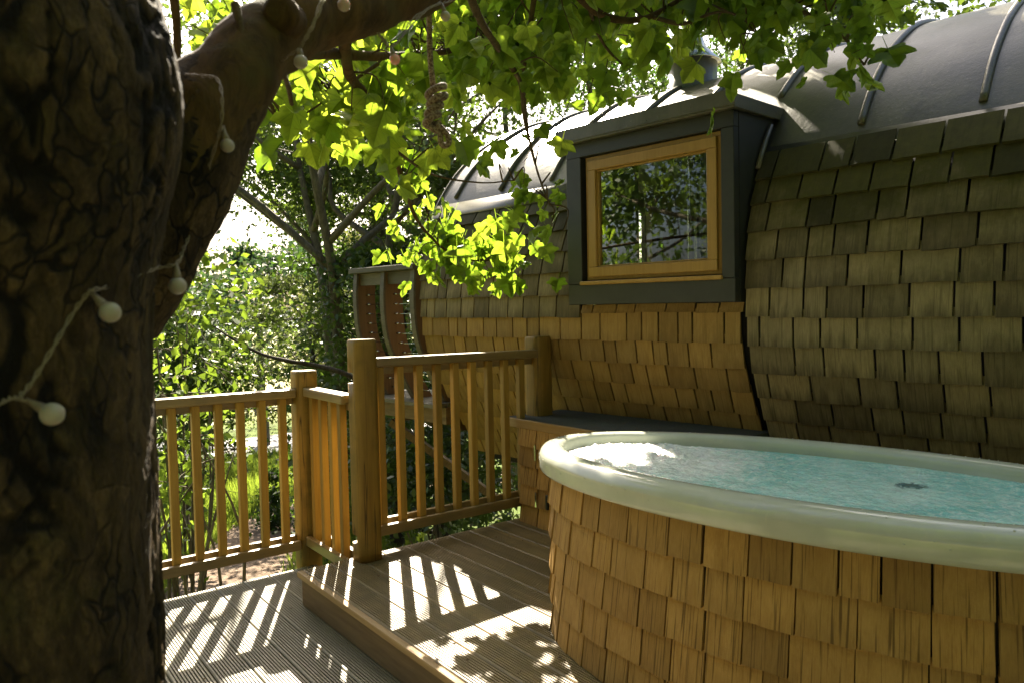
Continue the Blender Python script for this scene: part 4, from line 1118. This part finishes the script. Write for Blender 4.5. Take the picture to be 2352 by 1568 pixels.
# ------------------------------------------------------------------ fairy lights
fairy = thing('fairy_lights', 'string of small round white bulbs wound round the trunk and limb', 'string lights', P(253, 718, 0.82))
def on_trunk(x, y, lift=0.012):
    v = P(x, y, 1.0) - EYE; o = EYE - TC; R2 = TR + 0.022 + lift
    a2 = v.x ** 2 + v.y ** 2; b2 = o.x * v.x + o.y * v.y; c2 = o.x ** 2 + o.y ** 2 - R2 ** 2; D = b2 * b2 - a2 * c2
    return (-b2 - math.sqrt(D)) / a2 if D > 0 else 1.0
def ot(x, y, lift=0.006): return (x, y, on_trunk(x, y, lift))
bulbs = [((62, 918), (120, 950), on_trunk(120, 950, 0.03), 0.0112), ((206, 668), (253, 718), on_trunk(253, 718, 0.03), 0.0110), ((405, 607), (408, 657), 0.93, 0.0110), ((478, 455), (484, 497), 1.20, 0.0112), ((512, 290), (522, 335), 1.05, 0.0100), ((688, 112), (691, 143), 1.12, 0.0106), ((770, -30), (790, 12), 1.20, 0.0105), ((898, 108), (907, 137), 1.36, 0.0098), ((1015, 8), (1023, 38), 1.48, 0.0100)]
tb = Tubes()
runs = [[ot(-60, 960), ot(0, 925), ot(30, 912), ot(62, 918, 0.02)], [ot(40, 912), ot(70, 880), ot(120, 800), ot(170, 715), ot(206, 668, 0.02)], [ot(206, 668, 0.02), ot(260, 655), ot(320, 632), ot(360, 616), (405, 605, 0.93), (420, 575, 1.0), (435, 540, 1.05), (448, 500, 1.06), (470, 455, 1.06), (478, 390, 1.04), (505, 300, 1.0), (510, 230, 1.0), (500, 185, 1.02), (470, 176, 1.03), (425, 172, 1.04)],
        [(478, 455, 1.20), (455, 480, 1.1), (448, 500, 1.06)], [(505, 300, 1.0), (512, 290, 1.05)], [(738, 0, 1.12), (720, 55, 1.11), (700, 90, 1.11), (688, 112, 1.12), (660, 130, 1.13), (600, 170, 1.2)], [(745, 0, 1.12), (715, 70, 1.11), (688, 112, 1.12)],
        [(745, -10, 1.15), (770, -30, 1.2)], [(870, 80, 1.36), (884, 92, 1.36), (898, 108, 1.36), (925, 82, 1.38), (955, 48, 1.42), (985, 20, 1.45), (1015, 8, 1.48)], [(868, 75, 1.36), (885, 98, 1.36), (898, 108, 1.36), (920, 90, 1.38), (950, 42, 1.42), (1012, 5, 1.47)], [(1015, 8, 1.48), (1040, 0, 1.5), (1080, -30, 1.5)]]
for r_ in runs:
    sp = spline([P(*q) for q in r_], 6)
    for ph in (0, math.pi):
        tb.add([q + CR * (0.0018 * math.cos(i * 1.1 + ph)) + CU * (0.0018 * math.sin(i * 1.1 + ph)) for i, q in enumerate(sp)], 0.0010, 5)
link('cable', tb.mesh('cable', M_CABLE), fairy, kind='stuff')
for (cx_, cy_), (bx_, by_), d, r in bulbs:
    bm = bmesh.new(); bmesh.ops.create_uvsphere(bm, u_segments=24, v_segments=16, radius=r)
    c0 = P(cx_, cy_, d); c1 = P(bx_, by_, d)
    bl = link('bulb', bm_mesh('bulb', bm, M_BULB, True), fairy, Matrix.Translation(c1))
    dr = (c0 - c1).normalized(); tb = Tubes(); tb.add([c1 + dr * r * 0.85, c1 + dr * r * 1.35, c1 + dr * r * 1.9, c0], [0.0055, 0.0048, 0.0032, 0.0022], 10)
    link('cap', tb.mesh('cap', M_CABLE), bl)

# ------------------------------------------------------------------ leaf clouds for the woodland
def leaf_cloud(centres, radii, counts, size, cull=True, flat=0.75, keep=0.03, sigma=0.5):
    out_c = []
    for c, r, n in zip(centres, radii, counts):
        q = rng.normal(size=(n, 3)) * sigma * r; q[:, 2] *= flat; out_c.append(q + np.array(c))
    C = np.concatenate(out_c)
    if cull:
        ok = np.ones(len(C), bool); rnd = rng.random(len(C)) < keep
        for (z, x0, x1, y0, y1) in ((-0.17, 0.2, 1.6, 2.2, 4.3), (0.0, 1.2, 2.6, 1.7, 3.8), (0.75, 1.6, 3.1, 0.3, 2.8), (1.05, -0.6, 3.1, 3.2, 4.4), (2.6, 1.5, 5.4, 0.5, 5.2), (2.0, 0.3, 3.8, 0.8, 4.4), (1.6, -0.3, 2.6, 0.8, 4.6), (0.0, 0.3, 2.4, 4.8, 7.2)):
            l = (C[:, 2] - z) / SUN.z; x = C[:, 0] - SUN.x * l; y = C[:, 1] - SUN.y * l
            ok &= ~((x > x0) & (x < x1) & (y > y0) & (y < y1)) | rnd
        C = C[ok]
    n = len(C); a = rng.normal(size=(n, 3)); a /= np.linalg.norm(a, axis=1)[:, None]; b = rng.normal(size=(n, 3)); b -= a * (a * b).sum(1)[:, None]; b /= np.linalg.norm(b, axis=1)[:, None]
    s = size * rng.uniform(0.55, 1.25, n)[:, None]; nn = np.cross(a, b)
    V = np.stack([C - a * s * 0.6, C + b * s * 0.34 + nn * s * 0.08, C + a * s * 0.6, C - b * s * 0.34 + nn * s * 0.08], 1).reshape(-1, 3)
    return V, np.arange(n * 4).reshape(-1, 4)

def grow_tree(name, label, base, height, r0, crown, mat_l, mat_b, size, nleaf, lean=(0, 0), limbs=9, stems=1, crown_lo=0.35, spread=0.4, seed=0, cat='tree', group='trees beyond the deck', cull=True, dense=1.0, flat=0.75, sub=3):
    r = random.Random(seed); root = thing(name, label, cat, base, group)
    cs, rads = [], []; trunk_me = Tubes(); limb_me = Tubes()
    for st in range(stems):
        lx = lean[0] + (r.gauss(0, 0.14) if stems > 1 else 0); ly = lean[1] + (r.gauss(0, 0.14) if stems > 1 else 0)
        tp = [base + Vector((lx * height * f ** 1.3 + r.gauss(0, 0.015) * height * f, ly * height * f ** 1.3 + r.gauss(0, 0.015) * height * f, height * f - 0.15 * (f == 0))) for f in (0, 0.15, 0.3, 0.5, 0.7, 0.9)]
        sp = spline(tp, 5); trunk_me.add(sp, [max(0.012, r0 / math.sqrt(stems) * (1 - 0.88 * i / (len(sp) - 1))) for i in range(len(sp))], 8)
        for k in range(limbs):
            f = crown_lo + (0.95 - crown_lo) * (k + r.random()) / limbs; i = min(int(f / 0.9 * (len(sp) - 1)), len(sp) - 1); b = sp[i]
            az = k * 2.4 + r.uniform(-0.5, 0.5); ln = crown * (1 - 0.55 * max(0, (f - crown_lo) / (1 - crown_lo)) ** 1.5) * r.uniform(0.7, 1.15)
            d = Vector((math.cos(az), math.sin(az), spread + r.uniform(-0.15, 0.25)))
            lp = spline([b, b + d * ln * 0.4 + Vector((0, 0, r.uniform(-0.03, 0.08) * ln)), b + d * ln * 0.75 + Vector((r.gauss(0, 0.1), r.gauss(0, 0.1), 0)) * ln, b + d * ln], 4)
            lr = max(0.012, r0 * 0.35 * (1 - f * 0.6)); limb_me.add(lp, [lr * (1 - 0.85 * j / (len(lp) - 1)) for j in range(len(lp))], 5)
            for q in range(sub):
                j = int(len(lp) * r.uniform(0.4, 0.98)); c = lp[min(j, len(lp) - 1)] + Vector((r.gauss(0, 0.16), r.gauss(0, 0.16), r.gauss(0, 0.12))) * ln
                limb_me.add([lp[min(j, len(lp) - 1)], (lp[min(j, len(lp) - 1)] + c) / 2 + Vector((0, 0, 0.02 * ln)), c], [lr * 0.35, lr * 0.22, lr * 0.1], 4)
                cs.append(tuple(c)); rads.append(ln * r.uniform(0.28, 0.5))
    link('trunk', trunk_me.mesh('trunk', mat_b), root); link('limbs', limb_me.mesh('limbs', mat_b), root, kind='stuff')
    n = max(1, int(nleaf / max(1, len(cs))))
    V, F = leaf_cloud(cs, rads, [n] * len(cs), size, cull, flat)
    link('crown', mesh_np('crown', V, F, mat_l), root, kind='stuff')
    return root

# middle distance
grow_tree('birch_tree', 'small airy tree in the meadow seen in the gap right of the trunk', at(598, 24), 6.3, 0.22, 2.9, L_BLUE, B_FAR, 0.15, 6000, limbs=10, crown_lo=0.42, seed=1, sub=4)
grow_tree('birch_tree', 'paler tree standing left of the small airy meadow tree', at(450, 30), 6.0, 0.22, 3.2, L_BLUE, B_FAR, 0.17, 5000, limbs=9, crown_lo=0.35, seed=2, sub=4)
grow_tree('pine_tree', 'soft olive needled pine behind the shorter post', at(715, 15.5), 4.8, 0.12, 1.6, L_PINE, B_DARK, 0.075, 14000, limbs=14, crown_lo=0.36, spread=0.1, seed=3, sub=4, flat=0.5)
grow_tree('multi_stem_tree', 'tall forked tree with long bare stems behind the balcony', at(800, 11.5), 8.2, 0.26, 2.6, L_FAR, B_FAR, 0.085, 15000, lean=(-0.08, 0.05), limbs=9, stems=3, crown_lo=0.5, spread=0.7, seed=4, sub=3)
grow_tree('conifer_tree', 'dark straight conifer trunk rising beside the balcony', at(868, 14.5), 12, 0.30, 1.9, L_DARK, B_DARK, 0.11, 9000, limbs=16, crown_lo=0.38, spread=-0.05, seed=5, flat=0.45)
grow_tree('conifer_tree', 'thin grey conifer trunk between the dark trunk and the treehouse', at(925, 17), 12, 0.19, 1.8, L_PINE, B_FAR, 0.12, 8000, limbs=14, crown_lo=0.3, spread=-0.05, seed=6, flat=0.45)
grow_tree('ash_tree', 'light leafy tree behind the drooping bright sprig', at(1010, 13), 10, 0.2, 2.7, L_FAR, B_FAR, 0.09, 10000, limbs=12, crown_lo=0.3, seed=8)
grow_tree('ash_tree', 'slender tree rising over the left end of the roof', at(1180, 15), 11.5, 0.16, 2.4, L_FAR, B_FAR, 0.09, 10000, limbs=13, crown_lo=0.35, seed=9)
grow_tree('ash_tree', 'thin branched tree behind the roof left of the flue', at(1370, 14), 11.5, 0.15, 2.3, L_FAR, B_FAR, 0.085, 10000, limbs=13, crown_lo=0.35, seed=10)
grow_tree('ash_tree', 'tree seen just left of the steel flue above the roof ridge', at(1530, 16), 12.5, 0.16, 2.5, L_FAR, B_FAR, 0.09, 10000, limbs=13, crown_lo=0.35, seed=11)
grow_tree('ash_tree', 'tree seen just right of the steel flue above the roof ridge', at(1700, 14), 12, 0.15, 2.3, L_DARK, B_FAR, 0.09, 11000, limbs=14, crown_lo=0.35, seed=12)
grow_tree('oak_tree', 'dark heavy tree behind the roof at the upper right', at(1930, 12), 11, 0.24, 3.0, L_DARK, B_DARK, 0.11, 12000, limbs=14, crown_lo=0.35, seed=13)
grow_tree('oak_tree', 'dark tree filling the shade behind the railing under the treehouse', at(1010, 9.5), 5.4, 0.13, 1.7, L_DARK, B_DARK, 0.09, 9000, limbs=14, crown_lo=0.05, seed=14)
grow_tree('oak_tree', 'low dark tree under the left end of the treehouse', at(900, 10.5), 4.6, 0.12, 1.6, L_DARK, B_DARK, 0.09, 8000, limbs=13, crown_lo=0.08, seed=15)
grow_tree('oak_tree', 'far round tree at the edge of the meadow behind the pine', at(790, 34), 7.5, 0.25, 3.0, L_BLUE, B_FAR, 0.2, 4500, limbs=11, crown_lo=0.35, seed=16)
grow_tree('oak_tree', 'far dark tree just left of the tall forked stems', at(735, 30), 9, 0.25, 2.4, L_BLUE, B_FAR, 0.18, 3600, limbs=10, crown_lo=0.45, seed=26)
# woods around and behind, that the window mirrors and that close off the sky
for i, (x, y, h, cr) in enumerate(((-4.5, 5.5, 8, 2.6), (-5.5, 1.5, 9, 3.0), (-8.0, 9.0, 10, 3.2), (-4.0, -4.5, 9, 3.2), (1.5, -6.0, 9, 3.2), (6.0, -5.0, 9, 3.2), (-9, -1.5, 11, 3.5), (10.5, -2.0, 10, 3.4))):
    grow_tree('oak_tree', ['tree reflected in the window beyond the left railing', 'broad tree on the slope to the left of the deck', 'tall tree further down the slope left of the deck', 'tree behind the viewer beside the deck', 'tree behind the viewer beyond the tub', 'tree off the right end of the treehouse', 'tall tree far to the left behind the viewer', 'tree in the wood right of the treehouse'][i], Vector((x, y, ground_z(x, y))), h * (1.35 if i in (0, 1, 2) else 1), 0.2, cr, L_FAR, B_FAR, 0.15, 15000 if i in (0, 1, 2) else 6500, limbs=14, crown_lo=0.12, seed=40 + i, sub=4)

# leafy shrub behind the left railing
def shrub(name, label, base, blobs, mat, size, n, stem_r=0.02, seed=0, cat='shrub', group='shrubs below the deck', cull=True, sigma=0.5, trunk=False):
    r = random.Random(seed); root = thing(name, label, cat, base, group); tb = Tubes()
    if trunk:
        cen = sum((Vector(b[0]) for b in blobs), Vector()) / len(blobs); hub = base.lerp(cen, 0.72); hub.x = (hub.x + base.x) / 2; hub.y = (hub.y + base.y) / 2
        tk = Tubes(); sp = spline([base - Vector((0, 0, 0.2)), base.lerp(hub, 0.5) + Vector((0.08, -0.06, 0)), hub, hub.lerp(cen, 0.8)], 6); tk.add(sp, [stem_r * 2.6 * (1 - 0.7 * i / (len(sp) - 1)) for i in range(len(sp))], 10)
        link('trunk', tk.mesh('trunk', B_FAR), root)
    for c, rad in blobs:
        c = Vector(c); m_ = base.lerp(c, 0.55) + Vector((r.gauss(0, 0.12), r.gauss(0, 0.12), 0.1))
        st = hub.lerp(cen, r.uniform(0, 0.7)) if trunk else base + Vector((r.gauss(0, 0.08), r.gauss(0, 0.08), -0.05))
        if trunk: m_ = st.lerp(c, 0.5) + Vector((r.gauss(0, 0.15), r.gauss(0, 0.15), 0.15))
        sp = spline([st, m_, c], 5); tb.add(sp, [stem_r * (1 - 0.8 * i / (len(sp) - 1)) for i in range(len(sp))], 5)
        for _ in range(4):
            e = c + Vector((r.gauss(0, 0.5), r.gauss(0, 0.5), r.gauss(0, 0.4))) * rad; tb.add([c, (c + e) / 2 + Vector((0, 0, 0.03)), e], [stem_r * 0.3, stem_r * 0.2, stem_r * 0.08], 4)
    link('stems', tb.mesh('stems', B_FAR), root, kind='stuff')
    V, F = leaf_cloud([b[0] for b in blobs], [b[1] for b in blobs], [int(n * b[1] ** 1.6 / sum(q[1] ** 1.6 for q in blobs)) for b in blobs], size, cull, 0.8, 0.05, sigma)
    link('foliage', mesh_np('foliage', V, F, mat), root, kind='stuff'); return root
shrub('shrub', 'tall bright green leafy shrub pressing against the left railing', at(400, 6.4), [(P(390, 640, 6.2), 0.5), (P(430, 740, 6.4), 0.7), (P(360, 800, 6.0), 0.7), (P(470, 830, 6.8), 0.45), (P(420, 900, 6.2), 0.7), (P(380, 1000, 6.0), 0.6), (P(450, 1010, 6.2), 0.32), (P(480, 940, 6.6), 0.3), (P(400, 1120, 6.0), 0.5), (P(370, 1230, 5.9), 0.45), (P(300, 900, 6.0), 0.8), (P(300, 1100, 6.0), 0.8), (P(350, 700, 6.2), 0.5)], L_SHRUB, 0.085, 12500, seed=1)
shrub('sapling', 'thin stemmed sapling rising behind the second and third balusters', at(450, 5.6), [(P(455, 1000, 5.6), 0.22), (P(440, 1120, 5.6), 0.25), (P(470, 1060, 5.6), 0.16), (P(540, 1030, 5.8), 0.2)], L_SHRUB, 0.085, 420, 0.022, seed=2, cat='sapling')
shrub('conifer_sapling', 'small dark young conifer standing in the grass beside the path', at(618, 12.4), [(at(618, 12.4) + Vector((0, 0, 0.25)), 0.32), (at(618, 12.4) + Vector((0, 0, 0.6)), 0.24), (at(618, 12.4) + Vector((0, 0, 0.95)), 0.14)], L_DARK, 0.07, 1300, 0.02, seed=3, cat='sapling')
shrub('shrub', 'dark low shrub in front of the meadow field', at(560, 17), [(P(440, 900, 16), 0.7), (P(500, 905, 17), 0.4)], L_DARK, 0.10, 1800, seed=4)
shrub('shrub', 'olive shrub below the pine beside the field', at(720, 16), [(P(700, 850, 15), 0.35), (P(750, 850, 15.5), 0.5), (P(790, 890, 15), 0.6)], L_PINE, 0.08, 2600, seed=5)
shrub('shrub', 'dark shrub in the deep shade below the treehouse floor', at(1010, 7.6), [(P(900, 1010, 7.6), 0.7), (P(1000, 990, 7.8), 0.7), (P(1080, 1020, 7.6), 0.6), (P(960, 1100, 7.2), 0.6), (P(1060, 1130, 7.2), 0.5), (P(880, 1120, 7.2), 0.5)], L_IVY, 0.07, 5500, seed=6)
shrub('shrub', 'grassy bush seen between the short railing balusters', at(760, 9), [(P(755, 1080, 9), 0.35), (P(785, 1000, 9.5), 0.45), (P(770, 1130, 8.8), 0.4)], L_SHRUB, 0.09, 1500, seed=7)

shrub('ash_tree', 'leafy tree whose loose crown fills the sky left of the drooping sprig', at(760, 12.5), [(P(500, 380, 12.5), 0.75), (P(560, 310, 12.5), 0.8), (P(600, 400, 12), 0.7), (P(650, 330, 12), 0.8), (P(690, 420, 12), 0.75), (P(720, 290, 12), 0.8), (P(770, 380, 11.5), 0.7), (P(820, 300, 11.5), 0.8), (P(860, 420, 12), 0.8), (P(900, 320, 12), 0.8), (P(540, 240, 13), 0.8), (P(640, 220, 13), 0.9), (P(760, 480, 12), 0.6), (P(670, 500, 13), 0.5)], L_FAR, 0.075, 13000, 0.05, seed=8, cat='tree', group='trees beyond the deck', trunk=True)
shrub('shrub', 'dark hazel bush standing behind the bright shrub left of the meadow gap', at(430, 10.5), [(P(380, 720, 10.5), 0.8), (P(450, 800, 10.5), 0.8), (P(520, 850, 11), 0.6), (P(400, 900, 10), 0.8), (P(330, 820, 10), 0.9), (P(480, 920, 10.5), 0.5), (P(420, 1000, 10), 0.7)], L_DARK, 0.085, 7000, 0.025, seed=9)
# long bare branch
bb = rough_tube('bare_branch', [P(470, 735, 7.4), P(540, 782, 7.4), P(600, 812, 7.4), P(660, 828, 7.3), P(720, 838, 7.3), P(790, 856, 7.2), P(850, 890, 7.2)], [0.008, 0.012, 0.016, 0.020, 0.024, 0.026, 0.03], 8, B_DARK, 0.004)
tag(link('bare_branch', bb), 'long bare branch reaching across above the left railing', 'branch')

# ivy under the house and grass
n = 16000; ang_ = R_(52.4) - np.arctan((rng.uniform(840, 1300, n) - 1176) / S_); d = rng.uniform(4.2, 9.5, n)
C = np.stack([np.cos(ang_) * d, np.sin(ang_) * d, np.zeros(n)], 1); C[:, 2] = [ground_z(c[0], c[1]) + abs(random.gauss(0, 0.10)) for c in C]
V, F = leaf_cloud([tuple(c) for c in C[:1]], [0.01], [1], 0.08)
def flat_leaves(C, size, up=1.2):
    n = len(C); nn = rng.normal(size=(n, 3)); nn[:, 2] = np.abs(nn[:, 2]) + up; nn /= np.linalg.norm(nn, axis=1)[:, None]
    a = rng.normal(size=(n, 3)); a -= nn * (a * nn).sum(1)[:, None]; a /= np.linalg.norm(a, axis=1)[:, None]; b = np.cross(nn, a); s = size * rng.uniform(0.5, 1.2, n)[:, None]
    V = np.stack([C - a * s * 0.55, C + b * s * 0.45, C + a * s * 0.55, C - b * s * 0.45], 1).reshape(-1, 3); return V, np.arange(n * 4).reshape(-1, 4)
V, F = flat_leaves(C, 0.075); tag(link('ivy', mesh_np('ivy', V, F, L_IVY)), 'glossy ivy covering the shaded ground under the treehouse', 'ivy', kind='stuff')
n = 46000; ang_ = R_(52.4) - np.arctan((rng.uniform(250, 960, n) - 1176) / S_); d = np.sqrt(rng.uniform(5.0 ** 2, 21.5 ** 2, n))
X, Y = np.cos(ang_) * d, np.sin(ang_) * d
pth = spline([at(330, 7.2), at(430, 7.8), at(500, 9.2), at(580, 11.5), at(690, 13.5), at(900, 15.0), at(1200, 16.0)], 8)
dmin = np.min([np.hypot(X - p.x, Y - p.y) for p in pth], axis=0); ok = dmin > 0.62 + 0.15 * rng.random(n); X, Y, d = X[ok], Y[ok], d[ok]; n = len(X)
Z = np.array([ground_z(x, y) for x, y in zip(X, Y)]); h = rng.uniform(0.12, 0.42, n) * (0.6 + 0.8 * np.array([0.5 + mnoise.noise(Vector((x * 0.5, y * 0.5, 2))) for x, y in zip(X, Y)]).clip(0, 1))
th = rng.uniform(0, 2 * np.pi, n); w = 0.012 + 0.0008 * d; lx, ly = rng.normal(size=n) * 0.3 * h, rng.normal(size=n) * 0.3 * h
V = np.stack([np.stack([X - np.cos(th) * w, Y - np.sin(th) * w, Z - 0.02], 1), np.stack([X + np.cos(th) * w, Y + np.sin(th) * w, Z - 0.02], 1), np.stack([X + lx, Y + ly, Z + h], 1)], 1).reshape(-1, 3)
tag(link('grass', mesh_np('grass', V, np.arange(n * 3).reshape(-1, 3), L_GRASS)), 'long bright grass on both sides of the path below the deck', 'grass', kind='stuff')

# meadow fence
fence = thing('fence', 'low dark post and rail fence at the edge of the straw field', 'fence', at(640, 38))
fp = [at(520 + 62 * k, 38 + 0.4 * k) for k in range(6)]; M_FENCE = m_plain('fence timber', (0.09, 0.075, 0.055), 0.9)
for p in fp: link('post', box_me('post', (-0.06, -0.06, -0.1), (0.06, 0.06, 0.75), M_FENCE), fence, Matrix.Translation(p))
for p, q in zip(fp[:-1], fp[1:]):
    for z in (0.32, 0.60):
        tb = Tubes(); tb.add([p + Vector((0, 0, z)), q + Vector((0, 0, z))], 0.04, 4); link('rail', tb.mesh('rail', M_FENCE), fence)

# leaf litter and grit on the flat tops
n = 150; C = []; rg = random.Random(4)
for _ in range(n):
    u_ = rg.random()
    if u_ < 0.55: C.append((rg.uniform(1.42, 2.7), rg.uniform(1.6, 3.5), 0.0045))
    elif u_ < 0.8: C.append((rg.uniform(2.8, 3.4), rg.uniform(2.5, 3.6), 0.6265))
    else: C.append((rg.uniform(0.2, 1.3), rg.uniform(2.4, 4.0), LZ + 0.0045))
C = np.array(C); V, F = flat_leaves(C, 0.016, 6.0); V[:, 2] = np.repeat(C[:, 2], 4) + rng.uniform(0, 0.003, len(V))
tag(link('leaf_litter', mesh_np('leaf_litter', V, F, m_plain('dry litter', (0.10, 0.06, 0.025), 0.9, 0, 0.5))), 'scattered dry leaf crumbs lying on the deck and bench top', 'leaf litter', kind='stuff')
